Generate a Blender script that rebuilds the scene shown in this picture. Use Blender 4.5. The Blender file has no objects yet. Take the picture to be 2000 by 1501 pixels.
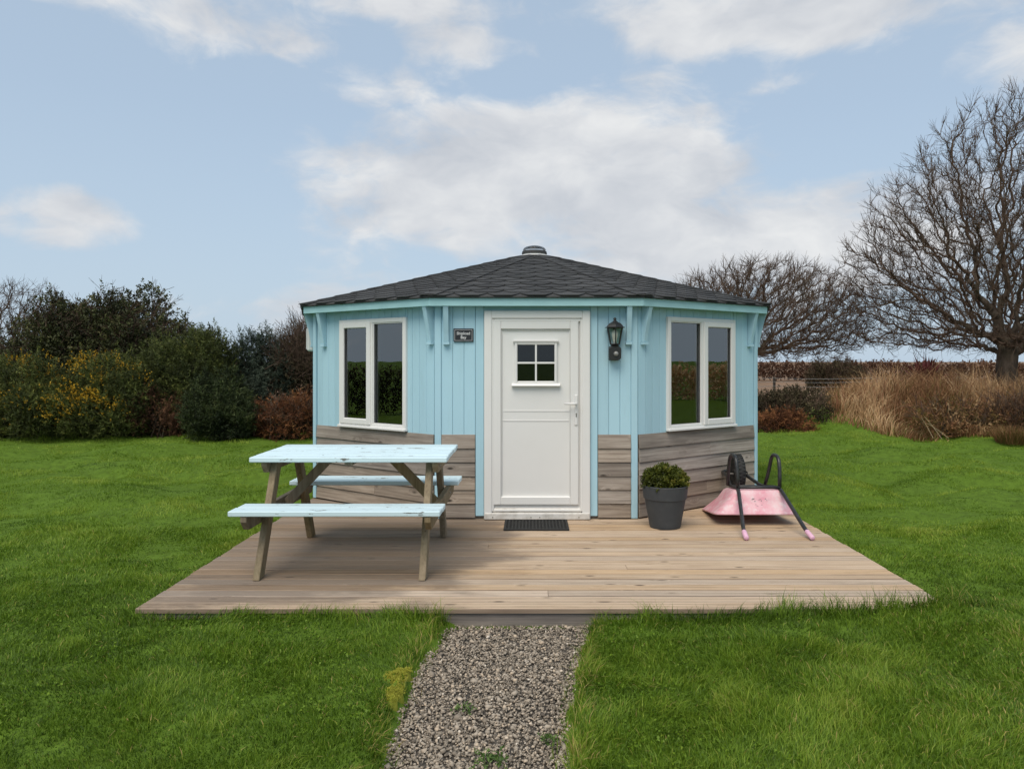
import bpy, bmesh, math, random
import numpy as np
from mathutils import Vector, Matrix

random.seed(7)
RNG = np.random.default_rng(11)
R = math.radians
SC = bpy.context.scene
COL = SC.collection

# ------------------------------------------------------------------ camera, sky, sun, exposure
EYE = 1.51
FOC = 1480.0            # focal length in pixels of a 2000 px wide frame
PX, PY = 1035.0, 706.0  # vanishing point of the deck boards
cam_data = bpy.data.cameras.new('camera')
cam_data.sensor_width = 36.0
cam_data.lens = 36.0 * FOC / 2000.0
cam_data.shift_x = -(PX - 1000.0) / 2000.0
cam_data.shift_y = -(750.5 - PY) / 2000.0
cam_data.clip_end = 6000.0
cam = bpy.data.objects.new('camera', cam_data)
cam.location = (0, 0, EYE)
cam.rotation_euler = (R(90), 0, 0)
COL.objects.link(cam)
SC.camera = cam

SUN_EL, SUN_AZ = R(57), R(200)      # azimuth clockwise from +Y (north)
sun_data = bpy.data.lights.new('sun', 'SUN')
sun_data.energy = 2.0
sun_data.angle = R(45)
sun_data.color = (1.0, 0.91, 0.78)
sun = bpy.data.objects.new('sun', sun_data)
sd = Vector((math.sin(SUN_AZ) * math.cos(SUN_EL), math.cos(SUN_AZ) * math.cos(SUN_EL), math.sin(SUN_EL)))
sun.rotation_euler = sd.to_track_quat('Z', 'Y').to_euler()
COL.objects.link(sun)

SC.view_settings.view_transform = 'Standard'
SC.view_settings.look = 'None'
SC.view_settings.gamma = 1.0
SC.view_settings.use_curve_mapping = False
SC.view_settings.exposure = 0.55


class NT:
    """small helper to write node graphs"""
    def __init__(self, tree):
        self.t = tree
        tree.nodes.clear()

    def n(self, typ, inp=None, **props):
        nd = self.t.nodes.new(typ)
        for k, v in props.items():
            setattr(nd, k, v)
        for k, v in (inp or {}).items():
            s = nd.inputs[k]
            if hasattr(v, 'node'):
                self.t.links.new(v, s)
            else:
                s.default_value = v
        return nd

    def link(self, a, b):
        self.t.links.new(a, b)

    def math(self, op, a, b=0.0, clamp=False):
        return self.n('ShaderNodeMath', {0: a, 1: b}, operation=op, use_clamp=clamp).outputs[0]

    def vmath(self, op, a, b=None, out=0):
        inp = {0: a}
        if b is not None:
            inp[1] = b
        return self.n('ShaderNodeVectorMath', inp, operation=op).outputs[out]

    def mix(self, fac, a, b, blend='MIX'):
        nd = self.n('ShaderNodeMix', data_type='RGBA', blend_type=blend)
        for idx, v in ((0, fac), (6, a), (7, b)):
            s = nd.inputs[idx]
            if hasattr(v, 'node'):
                self.t.links.new(v, s)
            else:
                s.default_value = (tuple(v) + (1.0,))[:4] if idx else v
        return nd.outputs[2]

    def ramp(self, fac, stops, interp='LINEAR'):
        nd = self.n('ShaderNodeValToRGB', {0: fac})
        cr = nd.color_ramp
        cr.interpolation = interp
        while len(cr.elements) < len(stops):
            cr.elements.new(0.5)
        for e, (p, c) in zip(cr.elements, stops):
            e.position = p
            e.color = (tuple(c) + (1.0,))[:4] if hasattr(c, '__len__') else (c, c, c, 1.0)
        return nd.outputs[0]

    def rng(self, v, a, b, c=0.0, d=1.0, smooth=False):
        nd = self.n('ShaderNodeMapRange', {0: v, 1: a, 2: b, 3: c, 4: d},
                    interpolation_type='SMOOTHSTEP' if smooth else 'LINEAR', clamp=True)
        return nd.outputs[0]

    def noise(self, vec, scale, detail=4.0, rough=0.55, dist=0.0):
        return self.n('ShaderNodeTexNoise', {'Vector': vec, 'Scale': scale, 'Detail': detail, 'Roughness': rough, 'Distortion': dist}).outputs[0]


def build_world():
    w = bpy.data.worlds.new('World')
    SC.world = w
    w.use_nodes = True
    g = NT(w.node_tree)
    sky = g.n('ShaderNodeTexSky', sky_type='NISHITA', sun_disc=False)
    sky.sun_elevation = SUN_EL
    sky.sun_rotation = SUN_AZ
    sky.air_density = 1.0
    sky.dust_density = 0.6
    sky.ozone_density = 1.6
    d = g.n('ShaderNodeTexCoord').outputs['Generated']
    # cloud banks: centre direction (as seen in the photo), half sizes, weight
    banks = [(930, 350, 340, 125, .80), (1120, 275, 230, 85, .76), (1270, 340, 250, 125, .76), (770, 285, 180, 72, .62),
             (900, 440, 380, 90, .55), (1350, 470, 440, 105, .74), (1640, 470, 280, 90, .62), (1720, 390, 190, 70, .60),
             (160, 430, 110, 62, .66), (0, 425, 60, 40, .5),
             (300, 15, 330, 62, .60), (540, 70, 110, 52, .55), (880, 85, 100, 50, .34), (720, 0, 240, 36, .5),
             (1400, 30, 280, 66, .60), (1750, 15, 330, 60, .60), (1960, 130, 180, 90, .58), (1250, 55, 120, 50, .4),
             (670, 175, 190, 48, .46), (1280, 170, 90, 40, .40), (1480, 170, 110, 40, .30), (100, 90, 110, 60, .34), (560, 600, 170, 42, .44), (1500, 250, 120, 50, -.2),
             (330, 240, 420, 130, -.35), (1000, 170, 160, 40, -.35), (1420, 150, 260, 40, -.25), (1660, 240, 240, 80, -.42), (420, 420, 170, 120, -.4), (1130, 90, 60, 60, -.3)]
    acc = neg = None
    for (x, y, rx, ry, wgt) in banks:
        c = Vector(((x - PX) / FOC, 1.0, (PY - y) / FOC)).normalized()
        s = 1.0 / math.sqrt(1 + ((x - PX) / FOC) ** 2 + ((PY - y) / FOC) ** 2)
        q = g.vmath('MULTIPLY', g.vmath('SUBTRACT', d, tuple(c)), (FOC / rx / s / 1.25, 2.2, FOC / ry / s / 1.25))
        ln = g.vmath('LENGTH', q, out=1)
        b = g.rng(ln, 1.45, 0.1, 0.0, wgt, smooth=True)
        if wgt > 0:
            acc = b if acc is None else g.math('MAXIMUM', acc, b)
        else:
            neg = b if neg is None else g.math('MINIMUM', neg, b)
    st = g.vmath('MULTIPLY', d, (1.0, 1.0, 1.9))
    warp = g.n('ShaderNodeTexNoise', {'Vector': st, 'Scale': 5.0, 'Detail': 3.0}).outputs[1]
    wv = g.vmath('ADD', st, g.vmath('MULTIPLY', g.vmath('SUBTRACT', warp, (.5, .5, .5)), (.16, .16, .16)))
    n1 = g.noise(wv, 6.5, 10.0, 0.60)
    n2 = g.noise(wv, 2.3, 3.0, 0.5)
    acc = g.math('ADD', acc, neg)
    field = g.math('ADD', g.math('MULTIPLY', g.math('SUBTRACT', n1, .5), 1.7), g.math('MULTIPLY', g.math('SUBTRACT', n2, .5), .9))
    dens = g.math('ADD', field, acc)
    cover = g.rng(dens, 0.10, 0.58, 0.0, 1.0, smooth=True)
    # lit tops, greyer bases: compare the billows a little above with those here
    lo = g.noise(wv, 4.6, 5.0, 0.55)
    lou = g.noise(g.vmath('ADD', wv, (0, 0, 0.075)), 4.6, 5.0, 0.55)
    lit = g.math('ADD', g.math('MULTIPLY', g.math('SUBTRACT', lo, lou), 1.9), g.math('MULTIPLY', g.math('SUBTRACT', n1, .5), .7))
    lit = g.rng(lit, -0.45, 0.40, 0.0, 1.0)
    ccol = g.ramp(lit, [(0.0, (3.65, 3.85, 4.20)), (0.5, (4.7, 4.8, 4.98)), (1.0, (5.9, 5.9, 5.85))])
    # thin high veil everywhere, thicker towards the horizon
    z = g.n('ShaderNodeSeparateXYZ', {0: d}).outputs[2]
    veil = g.rng(z, 0.0, 0.30, 0.96, 0.72)
    skyc = g.mix(veil, sky.outputs[0], (3.42, 4.22, 5.05))
    col = g.mix(g.math('MULTIPLY', cover, 0.9), skyc, ccol)
    bg = g.n('ShaderNodeBackground', {0: col, 1: 0.1})
    out = g.n('ShaderNodeOutputWorld')
    g.link(bg.outputs[0], out.inputs[0])


build_world()

# ------------------------------------------------------------------ general helpers

def prop(o, label=None, cat=None, group=None, kind=None):
    for k, v in (('label', label), ('category', cat), ('group', group), ('kind', kind)):
        if v:
            o[k] = v
    return o


def empty(name, loc, label, cat, group=None, rz=0.0):
    o = bpy.data.objects.new(name, None)
    o.empty_display_size = 0.1
    o.location = loc
    o.rotation_euler = (0, 0, rz)
    COL.objects.link(o)
    return prop(o, label, cat, group)


def link(name, me, mat=None, parent=None, loc=(0, 0, 0), rot=(0, 0, 0), smooth=False):
    if mat is not None and not me.materials:
        me.materials.append(mat)
    if smooth:
        me.polygons.foreach_set('use_smooth', [True] * len(me.polygons))
    o = bpy.data.objects.new(name, me)
    o.location = loc
    o.rotation_euler = rot
    if parent is not None:
        o.parent = parent
    COL.objects.link(o)
    return o


class MB:
    """collects shapes into one mesh"""
    def __init__(self):
        self.bm = bmesh.new()

    def box(self, a, b, bev=0.0, mtx=None):
        bm2 = bmesh.new()
        bmesh.ops.create_cube(bm2, size=1.0)
        s = [b[i] - a[i] for i in range(3)]
        c = [(b[i] + a[i]) / 2 for i in range(3)]
        for v in bm2.verts:
            v.co = Vector((v.co.x * s[0], v.co.y * s[1], v.co.z * s[2]))
        if bev > 0:
            bmesh.ops.bevel(bm2, geom=bm2.edges[:], offset=min(bev, min(s) * .45), segments=1, affect='EDGES', profile=.5)
        for v in bm2.verts:
            v.co += Vector(c)
            if mtx is not None:
                v.co = mtx @ v.co
        self.join(bm2)
        return self

    def join(self, bm2):
        me = bpy.data.meshes.new('tmp')
        bm2.to_mesh(me)
        bm2.free()
        self.bm.from_mesh(me)
        bpy.data.meshes.remove(me)

    def bar(self, p, q, wx, wy, bev=0.003, up=(0, 0, 1), ext=0.0):
        """square bar from p to q; wx across, wy along the up-ish direction"""
        p, q = Vector(p), Vector(q)
        d = (q - p)
        L = d.length
        z = d.normalized()
        u = Vector(up)
        x = u.cross(z)
        if x.length < 1e-4:
            x = Vector((1, 0, 0))
        x.normalize()
        y = z.cross(x)
        m = Matrix(((x.x, y.x, z.x, p.x), (x.y, y.y, z.y, p.y), (x.z, y.z, z.z, p.z), (0, 0, 0, 1)))
        return self.box((-wx / 2, -wy / 2, -ext), (wx / 2, wy / 2, L + ext), bev, m)

    def prism(self, pts, axis, lo, hi, bev=0.0):
        """polygon pts (2-tuples) extruded along axis 'x','y','z'"""
        bm2 = bmesh.new()
        def P(a, b, c):
            return {'x': (c, a, b), 'y': (a, c, b), 'z': (a, b, c)}[axis]
        v0 = [bm2.verts.new(P(a, b, lo)) for a, b in pts]
        v1 = [bm2.verts.new(P(a, b, hi)) for a, b in pts]
        n = len(pts)
        bm2.faces.new(v0)
        bm2.faces.new(v1)
        for i in range(n):
            bm2.faces.new((v0[i], v0[(i + 1) % n], v1[(i + 1) % n], v1[i]))
        bmesh.ops.recalc_face_normals(bm2, faces=bm2.faces[:])
        if bev > 0:
            bmesh.ops.bevel(bm2, geom=bm2.edges[:], offset=bev, segments=1, affect='EDGES', profile=.5)
        self.join(bm2)
        return self

    def tube(self, pts, rad, sides=10, closed=False):
        pts = [Vector(p) for p in pts]
        rads = rad if hasattr(rad, '__len__') else [rad] * len(pts)
        bm = self.bm
        rings = []
        prev = None
        n = len(pts)
        for i, p in enumerate(pts):
            if closed:
                t = (pts[(i + 1) % n] - pts[i - 1]).normalized()
            else:
                t = (pts[min(i + 1, n - 1)] - pts[max(i - 1, 0)]).normalized()
            if prev is None:
                a = Vector((0, 0, 1)) if abs(t.z) < .9 else Vector((1, 0, 0))
                x = a.cross(t).normalized()
            else:
                x = (prev - t * prev.dot(t)).normalized()
            prev = x
            y = t.cross(x)
            rings.append([bm.verts.new(p + (x * math.cos(2 * math.pi * k / sides) + y * math.sin(2 * math.pi * k / sides)) * rads[i]) for k in range(sides)])
        m = n if closed else n - 1
        for i in range(m):
            r0, r1 = rings[i], rings[(i + 1) % n]
            for k in range(sides):
                bm.faces.new((r0[k], r0[(k + 1) % sides], r1[(k + 1) % sides], r1[k]))
        if not closed:
            bm.faces.new(rings[0][::-1])
            bm.faces.new(rings[-1])
        return self

    def lathe(self, prof, seg=32, c=(0, 0, 0), rx=1.0, ry=1.0, ph=0.0, cap=True):
        bm = self.bm
        rings = []
        for r, z in prof:
            rings.append([bm.verts.new((c[0] + rx * r * math.cos(2 * math.pi * k / seg + ph), c[1] + ry * r * math.sin(2 * math.pi * k / seg + ph), c[2] + z)) for k in range(seg)])
        for i in range(len(rings) - 1):
            for k in range(seg):
                bm.faces.new((rings[i][k], rings[i][(k + 1) % seg], rings[i + 1][(k + 1) % seg], rings[i + 1][k]))
        if cap:
            bm.faces.new(rings[0][::-1])
            bm.faces.new(rings[-1])
        return self

    def mesh(self, name):
        me = bpy.data.meshes.new(name)
        bmesh.ops.recalc_face_normals(self.bm, faces=self.bm.faces[:])
        self.bm.to_mesh(me)
        self.bm.free()
        return me

    def build(self, name, mat, parent=None, loc=(0, 0, 0), rot=(0, 0, 0), smooth=False):
        return link(name, self.mesh(name), mat, parent, loc, rot, smooth)


def np_mesh(name, verts, faces, tint=None, smooth=False):
    """mesh from numpy arrays; faces (N,3) or (N,4)"""
    me = bpy.data.meshes.new(name)
    verts = np.ascontiguousarray(verts, dtype=np.float32)
    faces = np.ascontiguousarray(faces, dtype=np.int32)
    nf, k = faces.shape
    me.vertices.add(len(verts))
    me.vertices.foreach_set('co', verts.ravel())
    me.loops.add(nf * k)
    me.loops.foreach_set('vertex_index', faces.ravel())
    me.polygons.add(nf)
    me.polygons.foreach_set('loop_start', np.arange(0, nf * k, k, dtype=np.int32))
    me.polygons.foreach_set('loop_total', np.full(nf, k, dtype=np.int32))
    if smooth:
        me.polygons.foreach_set('use_smooth', np.ones(nf, dtype=bool))
    me.update(calc_edges=True)
    if tint is not None:
        a = me.attributes.new('tint', 'FLOAT', 'POINT')
        a.data.foreach_set('value', np.ascontiguousarray(tint, dtype=np.float32))
    return me


def hashn(ix, iy, seed):
    h = (ix.astype(np.int64) * 374761393 + iy.astype(np.int64) * 668265263 + seed * 1442695041) & 0xffffffff
    h = ((h ^ (h >> 13)) * 1274126177) & 0xffffffff
    return ((h ^ (h >> 16)) & 0xffff) / 65535.0


def vnoise(x, y, seed=0):
    x = np.asarray(x, float)
    y = np.asarray(y, float)
    ix, iy = np.floor(x), np.floor(y)
    fx, fy = x - ix, y - iy
    fx = fx * fx * (3 - 2 * fx)
    fy = fy * fy * (3 - 2 * fy)
    a = hashn(ix, iy, seed); b = hashn(ix + 1, iy, seed)
    c = hashn(ix, iy + 1, seed); d = hashn(ix + 1, iy + 1, seed)
    return (a * (1 - fx) + b * fx) * (1 - fy) + (c * (1 - fx) + d * fx) * fy


def fbm(x, y, seed=0, oct=4):
    s, a, t = 0, .5, 0
    for i in range(oct):
        s = s + a * vnoise(x * 2 ** i, y * 2 ** i, seed + i)
        t += a
        a *= .5
    return s / t


def sstep(x, a, b):
    t = np.clip((np.asarray(x, float) - a) / (b - a), 0, 1)
    return t * t * (3 - 2 * t)

# ------------------------------------------------------------------ materials

def new_mat(name):
    m = bpy.data.materials.new(name)
    m.use_nodes = True
    return m, NT(m.node_tree)


def finish(g, color, rough=0.6, spec=0.4, bump=None, bstr=0.3, bdist=0.002, **extra):
    inp = {'Base Color': color if hasattr(color, 'node') else tuple(color) + (1.0,), 'Roughness': rough, 'Specular IOR Level': spec}
    inp.update(extra)
    p = g.n('ShaderNodeBsdfPrincipled', inp)
    if bump is not None:
        b = g.n('ShaderNodeBump', {'Height': bump, 'Strength': bstr, 'Distance': bdist})
        g.link(b.outputs[0], p.inputs['Normal'])
    o = g.n('ShaderNodeOutputMaterial')
    g.link(p.outputs[0], o.inputs[0])
    return p


def obj_vec(g, spread=37.0):
    tc = g.n('ShaderNodeTexCoord').outputs['Object']
    rnd = g.n('ShaderNodeObjectInfo').outputs['Random']
    off = g.n('ShaderNodeCombineXYZ', {0: g.math('MULTIPLY', rnd, spread), 1: g.math('MULTIPLY', rnd, spread * 1.7), 2: g.math('MULTIPLY', rnd, spread * .6)}).outputs[0]
    return g.vmath('ADD', tc, off), rnd, tc


def stretch(axis, lo, hi):
    v = [hi, hi, hi]
    v['xyz'.index(axis)] = lo
    return tuple(v)


def wood(name, stops, axis='x', rough=.78, knot=.5, vary=.25, bstr=.35, green=0.0, fine=90.0, grey_patches=False, crk=.66, across=16.0, kscale=(2.6, 7.0)):
    m, g = new_mat(name)
    v, rnd, tc = obj_vec(g)
    kv = g.vmath('MULTIPLY', v, stretch(axis, *kscale))
    vor = g.n('ShaderNodeTexVoronoi', {'Vector': kv, 'Scale': 1.0, 'Randomness': 1.0}).outputs['Distance']
    swirl = g.rng(vor, 0.0, 0.34, 1.0, 0.0, smooth=True)
    gv = g.vmath('MULTIPLY', v, stretch(axis, 1.1, across))
    gv = g.vmath('ADD', gv, g.n('ShaderNodeCombineXYZ', {0: g.math('MULTIPLY', swirl, 1.1), 1: g.math('MULTIPLY', swirl, 1.3), 2: swirl}).outputs[0])
    n1 = g.noise(gv, 1.6, 6.0, .62, .6)
    n2 = g.noise(g.vmath('MULTIPLY', v, stretch(axis, 2.0, fine)), 1.0, 3.0, .6)
    n3 = g.noise(v, 1.7, 4.0, .6)
    t = g.math('ADD', g.math('MULTIPLY', n1, .62), g.math('ADD', g.math('MULTIPLY', n2, .26), g.math('MULTIPLY', n3, .24)))
    col = g.ramp(g.rng(t, .34, .78), stops)
    kn = g.rng(vor, .05, .15, knot, 0.0, smooth=True)
    dark = tuple(c * .22 for c in stops[0][1][:3])
    col = g.mix(kn, col, dark)
    crack = g.rng(g.noise(g.vmath('MULTIPLY', v, stretch(axis, .7, 60.0)), 1.0, 3.0, .6), crk, crk + .07, 0.0, .60, smooth=True)
    col = g.mix(crack, col, dark)
    if green:
        gr = g.rng(g.noise(v, 4.0, 5.0, .6), .5, .72, 0.0, green, smooth=True)
        col = g.mix(gr, col, (.10, .105, .045))
    if grey_patches:
        # colour mixed towards dark grey-brown: irregular patches, mostly on the left half of the deck
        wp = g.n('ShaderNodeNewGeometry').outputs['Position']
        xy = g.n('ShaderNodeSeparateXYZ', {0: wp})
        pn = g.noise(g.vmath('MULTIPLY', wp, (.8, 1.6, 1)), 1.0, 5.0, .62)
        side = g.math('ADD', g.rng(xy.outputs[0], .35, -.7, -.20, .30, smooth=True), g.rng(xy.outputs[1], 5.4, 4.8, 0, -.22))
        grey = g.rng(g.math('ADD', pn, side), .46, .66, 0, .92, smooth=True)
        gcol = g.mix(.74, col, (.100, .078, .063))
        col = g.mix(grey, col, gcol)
        streak = g.rng(g.noise(g.vmath('MULTIPLY', v, (1.3, 42.0, 42.0)), 1.0, 4.0, .7), .58, .72, 0, .5, smooth=True)
        col = g.mix(streak, col, dark)
    hsv = g.n('ShaderNodeHueSaturation', {'Color': col, 'Value': g.rng(rnd, 0, 1, 1 - vary, 1 + vary * .7), 'Saturation': g.rng(g.math('FRACT', g.math('MULTIPLY', rnd, 7.3)), 0, 1, .75, 1.15)}).outputs[0]
    finish(g, hsv, rough, .25, bump=t, bstr=bstr, bdist=.003)
    return m


def painted(name, col, dirt=(.16, .18, .16), amt=.35, rough=.5, axis='z', chips=0.0, chipcol=(.10, .085, .065), vary=.05):
    m, g = new_mat(name)
    v, rnd, tc = obj_vec(g)
    n = g.noise(g.vmath('MULTIPLY', v, stretch(axis, 1.2, 9.0)), 1.5, 6.0, .62)
    n2 = g.noise(v, 2.2, 4.0, .6)
    c = g.mix(g.rng(n, .50, .80, 0, amt, smooth=True), col, tuple(a * .45 + b * .55 for a, b in zip(col, dirt)))
    c = g.mix(g.rng(n2, .35, .7, 0, .25), c, tuple(min(1, a * 1.12) for a in col))
    spk = g.rng(g.noise(g.vmath('MULTIPLY', v, stretch(axis, 10, 34)), 1.0, 4.0, .7), .70, .78, 0, .5, smooth=True)
    c = g.mix(g.math('MULTIPLY', spk, min(1.0, amt * 1.6)), c, dirt)
    if chips:
        cn = g.noise(g.vmath('MULTIPLY', v, stretch(axis, 5.0, 22.0)), 1.0, 8.0, .7, .4)
        k = g.rng(cn, .655 - chips * .1, .70 - chips * .1, 0, .9, smooth=True)
        kk = k
        c = g.mix(kk, c, chipcol)
    hsv = g.n('ShaderNodeHueSaturation', {'Color': c, 'Value': g.rng(rnd, 0, 1, 1 - vary, 1 + vary)}).outputs[0]
    finish(g, hsv, rough, .4, bump=n, bstr=.12, bdist=.002)
    return m


def plain(name, col, rough=.5, spec=.5, metal=0.0, nscale=14.0, amt=.25, bstr=.1, col2=None):
    m, g = new_mat(name)
    v, rnd, tc = obj_vec(g)
    n = g.noise(v, nscale, 5.0, .62)
    c2 = col2 or tuple(a * .6 for a in col)
    c = g.mix(g.rng(n, .45, .75, 0, amt * 2), col, c2)
    finish(g, c, rough, spec, bump=n, bstr=bstr, bdist=.002, Metallic=metal)
    return m


def leafy(name, stops, rough=.6, trans=.25, spec=.25):
    m, g = new_mat(name)
    t = g.n('ShaderNodeAttribute', attribute_name='tint').outputs['Fac']
    c = g.ramp(t, stops)
    d = g.n('ShaderNodeBsdfPrincipled', {'Base Color': c, 'Roughness': rough, 'Specular IOR Level': spec})
    tr = g.n('ShaderNodeBsdfTranslucent', {'Color': c})
    mx = g.n('ShaderNodeMixShader', {0: trans, 1: d.outputs[0], 2: tr.outputs[0]})
    o = g.n('ShaderNodeOutputMaterial')
    g.link(mx.outputs[0], o.inputs[0])
    return m


def glass(name, ior=1.75, tint=(.92, .95, .94), rough=0.0):
    m, g = new_mat(name)
    fr = g.n('ShaderNodeFresnel', {'IOR': ior}).outputs[0]
    gl = g.n('ShaderNodeBsdfGlossy', {'Color': (1, 1, 1, 1), 'Roughness': rough})
    v = g.n('ShaderNodeTexCoord').outputs['Object']
    b = g.n('ShaderNodeBump', {'Height': g.noise(v, 1.8, 2.0, .5), 'Strength': .05, 'Distance': .02})
    g.link(b.outputs[0], gl.inputs['Normal'])
    tr = g.n('ShaderNodeBsdfTransparent', {'Color': tint + (1,)})
    mx = g.n('ShaderNodeMixShader', {0: fr, 1: tr.outputs[0], 2: gl.outputs[0]})
    o = g.n('ShaderNodeOutputMaterial')
    g.link(mx.outputs[0], o.inputs[0])
    return m


M = {}
M['blue'] = painted('blue_paint', (.385, .590, .675), dirt=(.17, .27, .28), amt=.34, rough=.55)
M['fascia'] = painted('fascia_paint', (.345, .575, .605), dirt=(.14, .24, .22), amt=.30, rough=.5, axis='x')
M['upvc'] = plain('white_plastic', (.74, .73, .705), .35, .5, nscale=3.0, amt=.06, bstr=.02, col2=(.60, .585, .55))
M['upvc_dirty'] = plain('white_plastic_grubby', (.70, .675, .63), .45, .4, nscale=9.0, amt=.35, bstr=.05, col2=(.34, .31, .26))
M['seal'] = plain('grey_rubber_seal', (.10, .10, .10), .7, .3)
M['cladding'] = wood('weathered_cladding', [(0, (.13, .098, .076)), (.45, (.27, .22, .175)), (1, (.45, .38, .31))], 'x', knot=.9, vary=.24, across=22.0, kscale=(3.2, 7.5), bstr=.6)
M['deck'] = wood('deck_wood', [(0, (.30, .205, .128)), (.4, (.53, .385, .255)), (1, (.72, .56, .40))], 'x', knot=.9, vary=.12, crk=.62, across=34.0, kscale=(3.0, 10.0), bstr=.5, grey_patches=True)
M['deck_grey'] = wood('riser_wood', [(0, (.12, .10, .09)), (.5, (.24, .205, .18)), (1, (.38, .31, .26))], 'x', knot=.4)
M['deck_edge'] = wood('weathered_groove_wood', [(0, (.15, .105, .072)), (.5, (.26, .19, .135)), (1, (.38, .285, .205))], 'x', knot=.3)
M['leg'] = wood('bare_table_wood', [(0, (.12, .085, .048)), (.5, (.235, .175, .10)), (1, (.35, .27, .17))], 'z', knot=.5, vary=.15, green=.35)
M['table'] = painted('pale_blue_paint', (.585, .725, .765), dirt=(.33, .39, .38), amt=.08, rough=.55, axis='x', chips=.62, chipcol=(.13, .12, .10), vary=.07)
M['interior'] = wood('interior_timber', [(0, (.16, .12, .08)), (.5, (.26, .20, .14)), (1, (.34, .27, .2))], 'z', knot=.2)
M['glass'] = glass('window_glass', ior=2.4)
M['door_glass'] = glass('door_glass', ior=1.5, tint=(.55, .56, .56))
M['black_metal'] = plain('black_metal', (.018, .018, .018), .42, .5, nscale=40, amt=.2)
M['lamp_glass'] = glass('lamp_glass', ior=1.4, tint=(.93, .94, .90))
M['dome'] = glass('dome_plastic', ior=1.25, tint=(.80, .81, .82), rough=.25)
M['bulb'] = plain('frosted_bulb', (.75, .74, .70), .3, .5)
M['lens'] = plain('grey_sensor_lens', (.22, .22, .21), .25, .6)
M['print'] = plain('worn_grey_print', (.20, .17, .18), .7, .3)
M['slate'] = plain('dark_slate', (.022, .024, .030), .6, .4, nscale=30, amt=.3, bstr=.3)
M['letter'] = plain('white_print', (.70, .70, .70), .6, .3)
M['rubber'] = plain('black_rubber', (.022, .022, .021), .75, .3, nscale=25, amt=.3)
M['tyre'] = plain('tyre_rubber', (.016, .017, .017), .7, .35, nscale=25, amt=.3, col2=(.05, .048, .042))
M['tube'] = plain('black_painted_tube', (.020, .021, .021), .38, .5, nscale=18, amt=.3, col2=(.06, .055, .05))
M['grip'] = plain('pale_pink_rubber', (.72, .42, .55), .5, .4, nscale=20, amt=.15)
M['pot'] = plain('charcoal_plastic', (.048, .052, .056), .62, .35, nscale=12, amt=.2, col2=(.08, .085, .085), bstr=.15)
M['soil'] = plain('potting_soil', (.030, .018, .012), .95, .1, nscale=60, amt=.4, bstr=.8)
M['white_box'] = plain('white_casing', (.70, .70, .68), .5, .4, nscale=5, amt=.15)
M['ornament'] = plain('white_ceramic', (.75, .74, .70), .4, .5)
M['wire'] = plain('pale_fence_tape', (.62, .60, .55), .6, .3)
M['stalk'] = plain('straw_stalk', (.40, .31, .19), .8, .2)
M['post'] = wood('fence_post_wood', [(0, (.10, .08, .06)), (.5, (.17, .14, .11)), (1, (.25, .21, .17))], 'z')
M['vent_metal'] = plain('grey_vent_collar', (.045, .045, .045), .7, .3, nscale=20, amt=.2)
M['steel'] = plain('worn_steel', (.32, .30, .27), .4, .5, metal=.7, nscale=40, amt=.4)


def pink_mat():
    m, g = new_mat('faded_pink_paint')
    v, rnd, tc = obj_vec(g)
    n = g.noise(v, 4.5, 6.0, .62)
    c = g.mix(g.rng(n, .38, .68), (.64, .25, .31), (.74, .50, .52))
    n2 = g.noise(v, 17.0, 6.0, .68)
    c = g.mix(g.rng(n2, .50, .68, 0, .75), c, (.70, .60, .60))
    c = g.mix(g.rng(g.noise(v, 34.0, 4.0, .7), .70, .76, 0, .6), c, (.22, .12, .10))
    finish(g, c, .45, .45, bump=n2, bstr=.08)
    return m


def shingle_mat():
    m, g = new_mat('felt_shingle')
    v, rnd, tc = obj_vec(g)
    gr = g.noise(v, 330.0, 2.0, .6)
    n = g.noise(v, 7.0, 5.0, .6)
    c = g.ramp(gr, [(.3, (.026, .026, .026)), (.55, (.060, .060, .060)), (.8, (.125, .124, .122))])
    moss = g.rng(n, .56, .74, 0, .35, smooth=True)
    c = g.mix(moss, c, (.040, .040, .028))
    c = g.n('ShaderNodeHueSaturation', {'Color': c, 'Value': g.rng(rnd, 0, 1, .75, 1.25)}).outputs[0]
    finish(g, c, .9, .2, bump=gr, bstr=.5, bdist=.002)
    return m


def ground_mat():
    m, g = new_mat('turf_soil')
    p = g.n('ShaderNodeNewGeometry').outputs['Position']
    n = g.noise(p, .55, 5.0, .6)
    n2 = g.noise(p, 9.0, 6.0, .7)
    n3 = g.noise(p, 70.0, 3.0, .7)
    c = g.ramp(g.math('ADD', g.math('MULTIPLY', n2, .6), g.math('MULTIPLY', n3, .4)),
               [(.3, (.040, .060, .010)), (.5, (.085, .145, .016)), (.7, (.13, .21, .026))])
    y = g.n('ShaderNodeSeparateXYZ', {0: p}).outputs[1]
    dry = g.ramp(n, [(.3, (.16, .10, .062)), (.6, (.24, .155, .10)), (.8, (.14, .11, .055))])
    c = g.mix(g.rng(y, 17.5, 21.0), c, dry)
    finish(g, c, .95, .1, bump=n2, bstr=.5, bdist=.03)
    return m


def path_mat():
    m, g = new_mat('gravel_bed')
    p = g.n('ShaderNodeNewGeometry').outputs['Position']
    n = g.noise(p, 60.0, 5.0, .7)
    c = g.ramp(n, [(.3, (.03, .026, .022)), (.55, (.10, .088, .075)), (.8, (.20, .175, .15))])
    finish(g, c, .95, .15, bump=n, bstr=.8, bdist=.01)
    return m


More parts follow.
